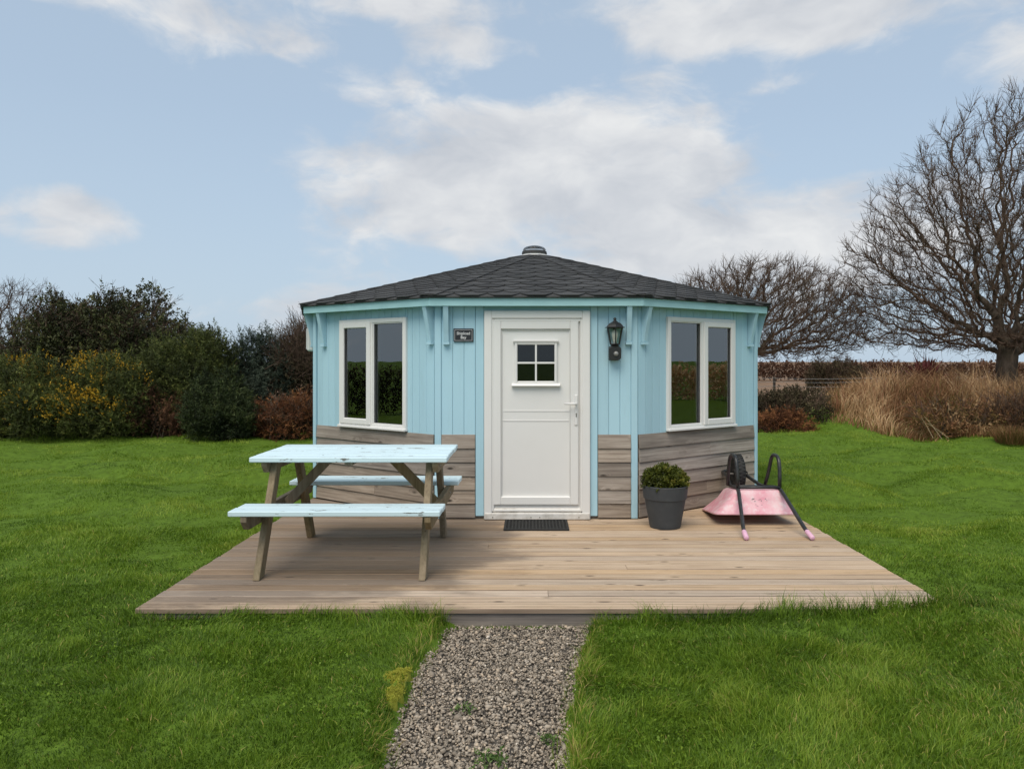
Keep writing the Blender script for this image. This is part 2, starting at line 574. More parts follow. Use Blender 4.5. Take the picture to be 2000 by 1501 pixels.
def bark_mat(name, c1, c2, moss):
    m, g = new_mat(name)
    p = g.n('ShaderNodeTexCoord').outputs['Object']
    n = g.noise(g.vmath('MULTIPLY', p, (9, 9, 3)), 1.0, 6.0, .65)
    n2 = g.noise(p, 1.3, 4.0, .6)
    c = g.mix(g.rng(n, .35, .7), c1, c2)
    c = g.mix(g.rng(n2, .5, .72, 0, .6), c, moss)
    finish(g, c, .9, .15, bump=n, bstr=.6, bdist=.02)
    return m


M['pink'] = pink_mat()
M['shingle'] = shingle_mat()
M['ground'] = ground_mat()
M['path'] = path_mat()
M['bark'] = bark_mat('grey_brown_bark', (.062, .048, .036), (.155, .120, .090), (.105, .105, .055))
M['twig'] = bark_mat('brown_twig', (.080, .052, .038), (.155, .104, .074), (.105, .085, .05))
M['stem'] = bark_mat('shrub_stem', (.030, .022, .016), (.07, .052, .037), (.04, .04, .02))
M['grass'] = leafy('lawn_blade', [(0, (0.0416, 0.0774, 0.0064)), (.3, (0.0997, 0.1817, 0.0126)), (.6, (0.1869, 0.2873, 0.0234)), (.84, (0.2978, 0.3694, 0.0477)), (.92, (0.4154, 0.3400, 0.0902)), (1, (0.5540, 0.3869, 0.1696))], .5, .3, .25)
M['dry'] = leafy('dry_grass_blade', [(0, (0.1453, 0.1164, 0.0332)), (.25, (0.2325, 0.1027, 0.0533)), (.5, (0.3924, 0.2329, 0.1130)), (.8, (0.5813, 0.3836, 0.2063)), (1, (0.7556, 0.5481, 0.3193))], .7, .25, .15)
M['gorse'] = leafy('gorse_needle', [(0, (0.0245, 0.0306, 0.0098)), (.5, (0.0833, 0.1004, 0.0245)), (.85, (0.1615, 0.1746, 0.0392)), (1, (0.2693, 0.2292, 0.0571))], .6, .12, .2)
M['darkgreen'] = leafy('dark_needle', [(0, (0.0147, 0.0217, 0.0092)), (.5, (0.0489, 0.0673, 0.0214)), (1, (0.1222, 0.1385, 0.0459))], .6, .12, .2)
M['ivy'] = leafy('thorn_and_ivy_leaf', [(0, (0.0156, 0.0175, 0.0077)), (.4, (0.0480, 0.0525, 0.0198)), (.75, (0.0864, 0.0975, 0.0330)), (1, (0.1380, 0.1250, 0.0495))], .55, .15, .25)
M['greygreen'] = leafy('grey_green_needle', [(0, (0.0217, 0.0310, 0.0217)), (.5, (0.0652, 0.0869, 0.0590)), (1, (0.1397, 0.1631, 0.1118))], .6, .12, .2)
M['brownleaf'] = leafy('brown_leaf', [(0, (0.0252, 0.0210, 0.0112)), (.5, (0.0728, 0.0588, 0.0308)), (1, (0.1470, 0.1120, 0.0630))], .7, .15, .15)
M['bracken'] = leafy('dead_bracken', [(0, (0.0494, 0.0221, 0.0130)), (.45, (0.1430, 0.0598, 0.0312)), (.75, (0.2860, 0.1196, 0.0494)), (1, (0.4420, 0.2210, 0.0910))], .8, .2, .1)
M['brackendark'] = leafy('dark_dead_bracken', [(0, (0.0364, 0.0195, 0.0130)), (.5, (0.1040, 0.0520, 0.0312)), (1, (0.2210, 0.1170, 0.0650))], .8, .2, .1)
M['flower'] = leafy('gorse_flower', [(0, (.30, .17, .010)), (1, (.58, .35, .03))], .6, .25, .2)
M['potleaf'] = leafy('hebe_leaf', [(0, (0.0269, 0.0328, 0.0048)), (.5, (0.0763, 0.0938, 0.0113)), (.85, (0.1525, 0.1564, 0.0201)), (1, (0.2153, 0.1720, 0.0403))], .5, .2, .3)
M['redleaf'] = leafy('red_sword_leaf', [(0, (.06, .016, .018)), (1, (.20, .055, .05))], .5, .15, .3)
M['moss'] = leafy('yellow_moss', [(0, (.19, .19, .022)), (.5, (.40, .40, .055)), (1, (.56, .54, .11))], .9, .2, .1)
M['pebble'] = leafy('gravel_stone', [(0, (.095, .078, .060)), (.3, (.235, .194, .148)), (.6, (.385, .325, .255)), (.8, (.44, .355, .265)), (.92, (.52, .41, .295)), (1, (.68, .60, .50))], .75, 0.0, .3)
M['weed'] = leafy('weed_leaf', [(0, (.05, .10, .02)), (1, (.15, .24, .06))], .5, .2, .3)

# ------------------------------------------------------------------ the ground
DX0, DX1, DY0, DY1 = -2.412, 2.60, 4.636, 8.50     # deck
PATH_Y = [-60, 1.5, 2.98, 3.4, 3.8, 4.3, 4.64]
PATH_L = [-.62, -.60, -.61, -.62, -.60, -.54, -.50]
PATH_R = [.10, .12, .145, .19, .24, .33, .385]


def path_lr(y):
    return np.interp(y, PATH_Y, PATH_L), np.interp(y, PATH_Y, PATH_R)


def in_path(x, y):
    l, r = path_lr(y)
    w = .05 * (vnoise(y * 6, y * 0, 5) - .5) + .03 * (vnoise(y * 17, y * 0, 6) - .5)
    return np.minimum(x - (l + w), (r + w * .7) - x)      # >0 inside


def ground_z(x, y):
    x = np.asarray(x, float); y = np.asarray(y, float)
    z = -.050 + .065 * (fbm(x * .55 + 3, y * .8, 1, 3) - .5) + .105 * (fbm(x * 1.9, y * 2.6, 9, 3) - .5)
    z = z + .115 * np.exp(-((x - 2.55) / .75) ** 2 - ((y - 4.35) / .42) ** 2) + .02 * np.exp(-((x - 1.4) / .8) ** 2 - ((y - 4.4) / .35) ** 2)
    z = z + .30 * (fbm(x * .05, y * .05, 21, 2) - .5) * sstep(y, 20, 60)
    z = z + .32 * (fbm(x * .85 + 5, y * 1.25, 71, 2) - .5) * sstep(y, 5.5, 8.5) * (1 - sstep(y, 15, 18))
    # flush with the deck sides, a little lower along its front
    fr = sstep(y, 3.4, 4.6) * (1 - sstep(y, 4.64, 4.9)) * (1 - sstep(np.abs(x - .1), 2.6, 3.1))
    z = z - .012 * fr
    # path trough
    ip = in_path(x, y)
    tr = sstep(ip, -.05, .03) * (1 - sstep(y, 4.6, 4.72))
    z = z * (1 - tr) + (-.125) * tr
    # under the deck and hut
    ud = sstep(np.minimum(np.minimum(x - DX0, DX1 - x), np.minimum(y - DY0, 13.0 - y)), -.02, .12)
    z = z * (1 - ud) + (-.17) * ud
    # two sunken prints in the lawn on the right
    for (cx, cy, rx, ry, dp) in ((4.63, 9.05, .17, .26, .17), (3.75, 8.55, .25, .14, .09), (4.25, 8.8, .4, .2, .02)):
        z = z - dp * np.exp(-((x - cx) / rx) ** 2 - ((y - cy) / ry) ** 2)
    # low bank under the tall dry grass
    bank = sstep(x, 4.6, 7.5) * sstep(y - .16 * (9 - x), 15.2, 17.2)
    z = z + .45 * bank * (1 - sstep(y, 22, 30))
    return z


def build_ground():
    def axis(segs):
        out = []
        for a, b, st in segs:
            out += list(np.arange(a, b - 1e-6, st))
        return np.array(out + [segs[-1][1]])
    xs = axis([(-3000, -300, 300), (-300, -40, 20), (-40, -14, 1.0), (-14, -4, .22), (-4, 5.6, .07), (5.6, 14, .21), (14, 40, 1.0), (40, 300, 20), (300, 3000, 300)])
    ys = axis([(-600, -60, 60), (-60, -6, 4), (-6, 2, .5), (2, 6, .055), (6, 12, .13), (12, 22, .3), (22, 60, 2), (60, 300, 20), (300, 4500, 300)])
    gx, gy = np.meshgrid(xs, ys)
    v = np.stack([gx.ravel(), gy.ravel(), ground_z(gx.ravel(), gy.ravel())], 1)
    nx, ny = len(xs), len(ys)
    i = (np.arange(ny - 1)[:, None] * nx + np.arange(nx - 1)[None, :]).ravel()
    f = np.stack([i, i + 1, i + nx + 1, i + nx], 1)
    o = link('ground', np_mesh('ground', v, f, smooth=True), M['ground'])
    prop(o, 'uneven green lawn running out to dry fields behind', None, None, 'structure')
    # gravel path sheet
    ys = np.concatenate([np.arange(-40, 1.5, 1.5), np.arange(1.5, 4.70, .06)])
    cols = 17
    V = []
    for y in ys:
        l, r = path_lr(y)
        for k in range(cols):
            x = l - .03 + (r - l + .06) * k / (cols - 1)
            V.append((x, y, -.118 + .012 * (vnoise(np.array([x * 5]), np.array([y * 5]), 3)[0] - .5)))
    ny = len(ys)
    i = (np.arange(ny - 1)[:, None] * cols + np.arange(cols - 1)[None, :]).ravel()
    f = np.stack([i, i + 1, i + cols + 1, i + cols], 1)
    o = link('gravel_path', np_mesh('gravel_path', np.array(V), f, smooth=True), M['path'])
    prop(o, 'straight gravel path leading up to the deck', None, None, 'structure')


build_ground()

# ------------------------------------------------------------------ the hut
CX, CY = .06, 10.2
HUT = empty('timber_hut', (CX, CY, 0), 'pale blue many-sided timber hut with dark shingle roof and white door', 'hut')
RING = [(-.97, 7.29), (.97, 7.29), (2.44, 8.41), (2.95, 10.2), (2.44, 11.99), (.97, 13.11), (-.97, 13.11), (-2.44, 11.99), (-2.95, 10.2), (-2.44, 8.41)]
RING = [(a, b - CY) for a, b in RING]       # local to the hut empty
NF = len(RING)
CLAD = .806
WTOP = 2.09


def face(i):
    a, b = Vector(RING[i]), Vector(RING[(i + 1) % NF])
    L = (b - a).length
    u = (b - a) / L
    return a, u, Vector((u.y, -u.x)), L, math.atan2(u.y, u.x)


def fpos(i, s, d, z):
    a, u, n, L, r = face(i)
    p = a + u * s + n * d
    return Vector((p.x, p.y, z))


def pick(i, px, py, d=0.0):
    """where the ray through photo pixel (px,py) meets face i: s along it and height z"""
    a, u, n, L, r = face(i)
    A = Vector((a.x + CX, a.y + CY)) + n * d
    k = (px - PX) / FOC
    s = (k * A.y - A.x) / (u.x - k * u.y)
    Y = A.y + u.y * s
    return s, EYE - (py - PY) / FOC * Y


BOXES = {}
PARENTS = {}


def boxmesh(name, sx, sy, sz, bev):
    k = (round(sx, 3), round(sy, 3), round(sz, 3), bev, name)
    if k not in BOXES:
        BOXES[k] = MB().box((-sx / 2, -sy / 2, -sz / 2), (sx / 2, sy / 2, sz / 2), bev).mesh(name)
    return BOXES[k]


def fpiece(name, i, s0, s1, d0, d1, z0, z1, mat, parent=None, bev=.003, tilt=0.0, roll=0.0):
    """a chamfered board on face i between s0..s1 along, d0..d1 outward, z0..z1 up"""
    a, u, n, L, r = face(i)
    me = boxmesh(name, s1 - s0, d1 - d0, z1 - z0, bev)
    if not me.materials:
        me.materials.append(mat)
    elif me.materials[0] is not mat:
        me = me.copy()
        me.materials.clear()
        me.materials.append(mat)
    sm, dm, zm = (s0 + s1) / 2, (d0 + d1) / 2, (z0 + z1) / 2
    par = parent or HUT
    o = bpy.data.objects.new(name, me)
    if par in PARENTS:
        pi, ps, pd, pz = PARENTS[par]
        o.location = (sm - ps, -(dm - pd), zm - pz)
        o.rotation_euler = (tilt, roll, 0)
    else:
        o.location = fpos(i, sm, dm, zm)
        o.rotation_euler = (tilt, roll, r)
    o.parent = par
    COL.objects.link(o)
    PARENTS[o] = (i, sm, dm, zm) if tilt == 0 and roll == 0 else None
    return o


def fmesh(name, i, s, d, z, mb, mat, parent=None, smooth=False):
    """mesh mb given in face axes (x along, y inward, z up) with its origin at (s,d,z)"""
    a, u, n, L, r = face(i)
    par = parent or HUT
    if par in PARENTS and PARENTS[par]:
        pi, ps, pd, pz = PARENTS[par]
        loc, rot = (s - ps, -(d - pd), z - pz), (0, 0, 0)
    else:
        loc, rot = fpos(i, s, d, z), (0, 0, r)
    o = mb.build(name, mat, par, loc, rot, smooth)
    PARENTS[o] = (i, s, d, z)
    return o


def frame_mb(w, h, t, dep, bev=.004, sill=None):
    """rectangular frame w x h centred on the origin, bars t wide, dep deep"""
    sl = t if sill is None else sill
    m = MB()
    m.box((-w / 2, -dep / 2, -h / 2), (-w / 2 + t, dep / 2, h / 2), bev)
    m.box((w / 2 - t, -dep / 2, -h / 2), (w / 2, dep / 2, h / 2), bev)
    m.box((-w / 2 + t - .001, -dep / 2 + .001, h / 2 - t), (w / 2 - t + .001, dep / 2 - .001, h / 2), bev)
    m.box((-w / 2 + t - .001, -dep / 2 + .001, -h / 2), (w / 2 - t + .001, dep / 2 - .001, -h / 2 + sl), bev)
    return m


# openings on the three visible faces
dl, dtop = pick(0, 946, 607)
dr, _ = pick(0, 1152, 607)
_, dbot = pick(0, 1049, 1013)
DOOR = (dl, dr, .004, dtop)
wl0, _ = pick(9, 667, 628); wl1, wzt = pick(9, 797, 618)
WIN = {9: (wl0, wl1, .820, 1.952)}
a0, _ = pick(1, 1300, 613); a1, _ = pick(1, 1432, 622)
WIN[1] = (a0, a1, .820, 1.958)
OPEN = {0: DOOR, 9: WIN[9], 1: WIN[1]}

# inner wall shell
for i in range(NF):
    a, u, n, L, r = face(i)
    m = MB()
    def slab(s0, s1, z0, z1):
        if s1 - s0 > .005 and z1 - z0 > .005:
            m.box((s0, .012, z0), (s1, .06, z1), 0)
    if i in OPEN:
        s0, s1, z0, z1 = OPEN[i]
        e = .03
        slab(0, s0 + e, .0, WTOP + .06); slab(s1 - e, L, .0, WTOP + .06)
        slab(s0 + e, s1 - e, z1 - e, WTOP + .06); slab(s0 + e, s1 - e, 0, z0 + e if i else .02)
    else:
        slab(0, L, 0, WTOP + .06)
    o = m.build('inner_wall', M['interior'], HUT, (*RING[i], 0), (0, 0, r))
fl = MB().prism([(a * .97, b * .97) for a, b in RING], 'z', .012, .05)
fl.build('hut_floor', M['interior'], HUT)

# upright painted boards, corner posts, lower lapped boards
for i in range(NF):
    a, u, n, L, r = face(i)
    vis = i in (9, 0, 1)
    op = OPEN.get(i)
    bw = .0995
    x0, x1 = (.0575, L - .0575) if i == 0 else (.040, L - .040)
    if i == 9:
        x1 = L - .012
    if i == 1:
        x0 = .012
    edges = []
    if i == 0:
        nl = max(1, round((op[0] - .085 - x0) / bw))
        edges += [(x0 + (op[0] - .085 - x0) * k / nl, x0 + (op[0] - .085 - x0) * (k + 1) / nl) for k in range(nl)]
        b0 = op[1] + .075
        nl = max(1, round((x1 - b0) / bw))
        edges += [(b0 + (x1 - b0) * k / nl, b0 + (x1 - b0) * (k + 1) / nl) for k in range(nl)]
    else:
        nl = round((x1 - x0) / bw)
        edges = [(x0 + (x1 - x0) * k / nl, x0 + (x1 - x0) * (k + 1) / nl) for k in range(nl)]
    for (s0, s1) in edges:
        pieces = [(s0, s1, CLAD, WTOP)]
        if op and i != 0:
            if s1 > op[0] + .012 and s0 < op[1] - .012:
                if s0 >= op[0] - .01 and s1 <= op[1] + .01:
                    pieces = [(s0, s1, op[3] - .01, WTOP)]
                elif s0 < op[0]:
                    pieces = [(s0, op[0] + .004, CLAD, WTOP), (op[0] + .006, s1, op[3] - .01, WTOP)]
                else:
                    pieces = [(s0, op[1] - .006, op[3] - .01, WTOP), (op[1] - .004, s1, CLAD, WTOP)]
        for (p0, p1, z0, z1) in pieces:
            if p1 - p0 > .012:
                j = random.uniform(-.001, .0015)
                fpiece('wall_board', i, p0 + .0008, p1 - .0008, -.010, .006 + j, z0, z1, M['blue'], bev=.0042)
    # lower lapped boards
    c0, c1 = x0 + .002, x1 - .002
    spans = [(c0, c1)]
    if i == 0:
        spans = [(c0, op[0] - .087), (op[1] + .077, c1)]
    nrow = 6
    hh = (CLAD - .012) / nrow
    for (c0, c1) in spans:
        for k in range(nrow):
            z0 = .010 + k * hh
            cuts = [c0, c1]
            if vis and i != 0 and k in (1, 4):
                cuts = [c0, c0 + (c1 - c0) * random.uniform(.35, .7), c1]
            for q in range(len(cuts) - 1):
                fpiece('cladding_board', i, cuts[q] + .001, cuts[q + 1] - .001, .000, .020, z0 + .004 + random.uniform(-.002, .002), z0 + hh + .006, M['cladding'],
                       bev=.003, tilt=-.115 + random.uniform(-.015, .015), roll=random.uniform(-.003, .003))
    # corner boards
    if i == 0:
        fpiece('corner_post', i, -.005, .058, -.01, .017, .006, WTOP, M['blue'], bev=.004)
        fpiece('corner_post', i, L - .058, L + .005, -.01, .017, .006, WTOP, M['blue'], bev=.004)
        fpiece('header_board', i, op[0] - .002, op[1] + .002, -.01, .016, op[3] + .002, WTOP, M['blue'], bev=.003)
        fpiece('door_trim_board', i, op[0] - .083, op[0] - .004, -.01, .018, .030, WTOP, M['blue'], bev=.003)
        fpiece('door_trim_board', i, op[1] + .004, op[1] + .073, -.01, .018, .030, WTOP, M['blue'], bev=.003)
    else:
        if i != 1:
            fpiece('corner_post', i, -.004, .036, -.01, .026, .006, WTOP, M['blue'], bev=.004)
        if i != 9:
            fpiece('corner_post', i, L - .036, L + .004, -.01, .026, .006, WTOP, M['blue'], bev=.004)

# eaves: fascia boards and soffits
def ring_at(k):
    return [(a * k, b * k) for a, b in RING]


K0, K1, K2 = 1.0375, 1.0445, 1.053
FZ0, FZ1 = 2.036, 2.112
for i in range(NF):
    j = (i + 1) % NF
    a, b = ring_at(K0), ring_at(K1)
    q = [a[i], b[i], b[j], a[j]]
    MB().prism(q, 'z', FZ0 + random.uniform(-.001, .001), FZ1, .002).build('fascia_board', M['fascia'], HUT)
    a, b = ring_at(.985), ring_at(K0 - .0006)
    MB().prism([a[i], b[i], b[j], a[j]], 'z', 2.086, 2.100).build('soffit', M['fascia'], HUT)

# brackets
def bracket(i, s):
    pts = [(0, 2.085), (-.112, 2.085), (-.112, 2.035), (-.098, 1.99), (-.072, 1.88), (-.050, 1.78), (-.038, 1.70), (0, 1.70)]
    m = MB().prism(pts, 'x', -.024, .024, .002)
    m.box((-.030, -.046, 1.672), (.030, .0, 1.6985), .002)
    fmesh('bracket', i, s, .0085, 0, m, M['blue'])


for i, px, py in ((0, 872, 660), (0, 1228, 660), (9, 840, 660), (9, 632, 672), (1, 1259, 660), (1, 1466, 672)):
    bracket(i, pick(i, px, py, .03)[0])
bracket(8, face(8)[3] - .09)
bracket(2, .09)
bracket(8, .12)
bracket(2, face(2)[3] - .12)

# roof deck, shingles, ridge caps
APEX_Z, EAVE_Z, R_TOP = 2.965, 2.128, .20
rf = MB()
bm = rf.bm
outer = ring_at(K2)
scale_top = R_TOP / 2.91
inner = ring_at(scale_top)
zt = APEX_Z - (APEX_Z - EAVE_Z) * scale_top / K2
vo = [bm.verts.new((a, b, EAVE_Z)) for a, b in outer]
vl = [bm.verts.new((a, b, EAVE_Z - .014)) for a, b in outer]
vi = [bm.verts.new((a, b, zt)) for a, b in inner]
vb = [bm.verts.new((a, b, zt - .03)) for a, b in inner]
for i in range(NF):
    j = (i + 1) % NF
    bm.faces.new((vo[i], vo[j], vi[j], vi[i]))
    bm.faces.new((vl[i], vl[j], vo[j], vo[i]))
    bm.faces.new((vl[j], vl[i], vb[i], vb[j]))
    bm.faces.new((vi[i], vi[j], vb[j], vb[i]))
ROOF = rf.build('roof', M['shingle'], HUT)


def clip(poly, p, nrm):
    out = []
    for k in range(len(poly)):
        a, b = poly[k], poly[(k + 1) % len(poly)]
        da, db = (a - p).dot(nrm), (b - p).dot(nrm)
        if da >= 0:
            out.append(a)
        if (da >= 0) != (db >= 0):
            out.append(a + (b - a) * (da / (da - db)))
    return out


SHW, SHE = .315, .150
for i in range(NF):
    j = (i + 1) % NF
    E0 = Vector((*outer[i], EAVE_Z)); E1 = Vector((*outer[j], EAVE_Z))
    T0 = Vector((*inner[i], zt)); T1 = Vector((*inner[j], zt))
    u = (E1 - E0).normalized()
    mid = (E0 + E1) / 2
    up = ((T0 + T1) / 2 - mid)
    H = up.length
    up.normalize()
    nrm = u.cross(up)
    if nrm.z < 0:
        nrm = -nrm
    hw0 = (E1 - E0).length / 2
    hw1 = (T1 - T0).length / 2
    lo_n = Vector((H, -(hw0 - hw1))).normalized()       # inward normal of the left hip in (a,b)
    hiR = Vector((-H, -(hw0 - hw1))).normalized()
    rows = int(H / SHE) + 1
    bulk = MB()
    for rw in range(rows):
        b0 = rw * SHE - .012
        off = (rw % 2) * SHW / 2 + random.uniform(-.006, .006)
        na = int(hw0 / SHW) + 2
        for k in range(-na, na + 1):
            a0 = k * SHW + off
            w = SHW / 2 - .004
            jz = random.uniform(0, .003)
            poly = [Vector((a0 - w * .56, b0)), Vector((a0 + w * .56, b0)), Vector((a0 + w, b0 + SHE * .72)), Vector((a0 + w, b0 + SHE * 1.55)), Vector((a0 - w, b0 + SHE * 1.55)), Vector((a0 - w, b0 + SHE * .72))]
            poly = [p + Vector((random.uniform(-.003, .003), random.uniform(-.003, .003))) for p in poly]
            poly = clip(poly, Vector((-hw0, 0)), lo_n)
            if len(poly) > 2:
                poly = clip(poly, Vector((hw0, 0)), hiR)
            if len(poly) > 2:
                poly = clip(poly, Vector((0, H)), Vector((0, -1)))
            if len(poly) < 3:
                continue
            area = abs(sum(poly[q].x * poly[(q + 1) % len(poly)].y - poly[(q + 1) % len(poly)].x * poly[q].y for q in range(len(poly)))) / 2
            if area < .0012:
                continue
            bm2 = bmesh.new()
            c = Vector((a0, b0 + SHE * .5))
            def lift(p):
                t = (p.y - b0) / (SHE * 1.55)
                return .0145 + jz - .0122 * t
            vt = [bm2.verts.new(u * p.x + up * p.y + nrm * lift(p)) for p in poly]
            vd = [bm2.verts.new(u * p.x + up * p.y + nrm * (lift(p) - .009 if lift(p) > .011 else .0005)) for p in poly]
            bm2.faces.new(vt)
            for q in range(len(poly)):
                bm2.faces.new((vt[q], vd[q], vd[(q + 1) % len(poly)], vt[(q + 1) % len(poly)]))
            bmesh.ops.recalc_face_normals(bm2, faces=bm2.faces[:])
            if i in (9, 0, 1):
                cc = u * c.x + up * c.y
                for v in bm2.verts:
                    v.co -= cc
                me = bpy.data.meshes.new('shingle')
                bm2.to_mesh(me)
                bm2.free()
                link('shingle', me, M['shingle'], ROOF, mid + cc)
            else:
                for v in bm2.verts:
                    v.co += mid
                bulk.join(bm2)
    if i not in (9, 0, 1):
        o = bulk.build('shingles_behind', M['shingle'], ROOF)
        o['kind'] = 'stuff'
    # ridge caps along the hip at E0
    hip = T0 - E0
    hl = hip.length
    hd = hip.normalized()
    side = hd.cross(Vector((0, 0, 1))).normalized()
    nz = side.cross(hd)
    n = 15
    for k in range(n):
        t0 = hl * k / n
        t1 = hl * (k + 1.35) / n
        if k == n - 1:
            t1 = hl
        m = MB()
        b = m.bm
        w, sag = .085, .007
        P = []
        for t, lf in ((t0, .024), (t1, .015)):
            P.append([b.verts.new(E0 + hd * t + side * sx * w + nz * (lf - (sag if sx else 0))) for sx in (-1, 0, 1)])
        for q in range(2):
            b.faces.new((P[0][q], P[0][q + 1], P[1][q + 1], P[1][q]))
        geom = bmesh.ops.extrude_face_region(b, geom=b.faces[:])
        for v in [e for e in geom['geom'] if isinstance(e, bmesh.types.BMVert)]:
            v.co -= nz * .006
        o = m.build('ridge_cap', M['shingle'], ROOF)

# roof light on the apex
VENT = MB().lathe([(.235, zt - .012), (.225, zt + .012), (.158, zt + .032), (.152, zt + .05)], 32).build('roof_light', M['upvc'], HUT, smooth=False)
MB().lathe([(.168, zt + .042), (.170, zt + .048), (.164, zt + .078), (.160, zt + .082), (.10, zt + .082)], 32).build('collar', M['vent_metal'], VENT)
MB().lathe([(.150, zt + .083), (.150, zt + .100), (.146, zt + .104), (.146, zt + .118), (.12, zt + .138), (.07, zt + .152), (.015, zt + .157)], 32).build('dome', M['dome'], VENT, smooth=True)
MB().lathe([(.154, zt + .0995), (.156, zt + .1015), (.154, zt + .1045)], 32, cap=False).build('dome_band', M['vent_metal'], VENT)

# windows
def make_window(i, fixed_first):
    s0, s1, z0, z1 = WIN[i]
    w, h = s1 - s0, z1 - z0
    sc, zc = (s0 + s1) / 2, (z0 + z1) / 2
    fr = frame_mb(w, h, .045, .07, .004, .05)
    mx = 0.0
    fr.box((mx - .022, -.034, -h / 2 + .045), (mx + .022, .034, h / 2 - .045), .003)
    win = fmesh('window', i, sc, .0, zc, fr, M['upvc'])
    fmesh('window_sill', i, sc, .045, z0 + .012, MB().box((-w / 2 - .004, -.012, -.014), (w / 2 + .004, .035, .010), .004), M['upvc'], win)
    # the fixed side
    inner = w / 2 - .045 - .022
    def panecentre(sign):
        return sc + sign * (.022 + inner / 2)
    sf, so = (1, -1) if not fixed_first else (-1, 1)
    hz = h - .095
    zz = zc + .0025
    p = fmesh('pane', i, panecentre(sf), -.008, zz, MB().box((-inner / 2 - .004, -.006, -hz / 2 - .004), (inner / 2 + .004, .006, hz / 2 + .004)), M['glass'], win)
    p['label'] = 'wide fixed pane'
    fmesh('bead', i, panecentre(sf), .012, zz, frame_mb(inner + .002, hz + .002, .012, .03, .003), M['upvc'], win)
    sash = fmesh('sash', i, panecentre(so), .028, zz, frame_mb(inner + .036, hz + .030, .062, .042, .008), M['upvc'], win)
    fmesh('pane', i, panecentre(so), .012, zz, MB().box((-inner / 2 + .036, -.006, -hz / 2 + .040), (inner / 2 - .036, .006, hz / 2 - .040)), M['glass'], win)
    fmesh('seal', i, panecentre(so), .022, zz, frame_mb(inner - .080, hz - .086, .006, .02, 0), M['seal'], win)
    fmesh('seal', i, panecentre(sf), .008, zz, frame_mb(inner - .016, hz - .016, .005, .02, 0), M['seal'], win)
    # thin blind cord hanging behind each pane
    for sg in (sf, so):
        t = panecentre(sg) + (.085 if i == 1 else -.085) * (1 if sg == sf else .55)
        fmesh('blind_cord', i, t, -.06, zz, MB().tube([(0, 0, -hz * .42), (.002, 0, 0), (0, 0, hz * .47)], .003, 6), M['upvc'], win)
    # interior ledge
    fmesh('inner_ledge', i, sc, -.115, z0 - .01, MB().box((-w / 2, -.055, -.012), (w / 2, .075, .010), .003), M['upvc'], win)
    return win


make_window(9, False)
make_window(1, True)

# the door
s0, s1, z0, z1 = DOOR
w, h = s1 - s0, z1 - z0
sc, zc = (s0 + s1) / 2, (z0 + z1) / 2


def ds(px):
    return pick(0, px, 800)[0]


def dz(py):
    return pick(0, 1049, py)[1]


DR = fmesh('door', 0, sc, .0, zc, MB().box((-.440, -.016, -h / 2 + .03), (.440, .03, h / 2 - .06), .002), M['upvc'])
o = fmesh('door_frame', 0, sc, .018, zc, frame_mb(w, h, .075, .075, .006, .001), M['upvc'], DR)
fm = frame_mb(w - .130, h - .150, .030, .05, .006, .02)
fmesh('door_stop', 0, sc, .020, zc, fm, M['upvc'], DR)
# threshold with drip bar
t = MB().box((-w / 2 + .004, -.045, -h / 2 + .0), (w / 2 - .004, .03, -h / 2 + .062), .006)
fmesh('threshold', 0, sc, .020, zc, t, M['upvc_dirty'], DR)
t = MB().box((-w / 2 + .078, -.020, -h / 2 + .064), (w / 2 - .078, .03, -h / 2 + .104), .010)
fmesh('drip_bar', 0, sc, .020, zc, t, M['upvc_dirty'], DR)
# sash of the door and the raised inner panel
l, r_, t_, b_ = ds(963), ds(1129.5), dz(627), dz(984)
fw, fh = r_ - l, t_ - b_
scx, zcx = (l + r_) / 2, (t_ + b_) / 2
fmesh('door_sash', 0, scx, .024, zcx, frame_mb(fw, fh, ds(979) - ds(963), .040, .007), M['upvc'], DR)
l2, r2, t2, b2 = ds(979), ds(1113.5), dz(644), dz(970)
PANEL = fmesh('door_panel', 0, (l2 + r2) / 2, .020, (t2 + b2) / 2, frame_mb(r2 - l2 - .002, t2 - b2 - .002, .010, .018, .004), M['upvc'], DR)
for py in (802, 821):
    fmesh('panel_rib', 0, (l2 + r2) / 2, .0175, dz(py), MB().box((-(r2 - l2) / 2 + .012, -.003, -.004), ((r2 - l2) / 2 - .012, .003, .004), .002), M['upvc'], DR)
# door light
gl, gr, gt, gb = ds(1010.5), ds(1083), dz(673), dz(744)
gw, gh = gr - gl, gt - gb
gc, gz = (gl + gr) / 2, (gt + gb) / 2
fmesh('light_frame', 0, gc, .024, gz, frame_mb(gw + .05, gh + .05, .026, .034, .007), M['upvc'], DR)
fmesh('light_cornice', 0, gc, .030, gt + .026, MB().prism([(-.024, .012), (.014, .012), (.014, -.012), (-.010, -.012)], 'x', -gw / 2 - .04, gw / 2 + .04, .003), M['upvc'], DR)
fmesh('light_sill', 0, gc, .032, gb - .034, MB().prism([(-.012, .014), (.016, .014), (.016, -.014), (-.028, -.014), (-.028, -.006)], 'x', -gw / 2 - .055, gw / 2 + .055, .003), M['upvc'], DR)
fmesh('light_back', 0, gc, .0172, gz, MB().box((-gw / 2, -.0005, -gh / 2), (gw / 2, .0005, gh / 2)), M['seal'], DR)
for a in (-1, 1):
    for b in (-1, 1):
        fmesh('pane', 0, gc + a * gw / 4, .022, gz + b * gh / 4, MB().box((-gw / 4 + .004, -.003, -gh / 4 + .004), (gw / 4 - .004, .003, gh / 4 - .004)), M['door_glass'], DR)
fmesh('glazing_bar', 0, gc, .031, gz, MB().box((-.009, -.007, -gh / 2), (.009, .007, gh / 2), .003), M['upvc'], DR)
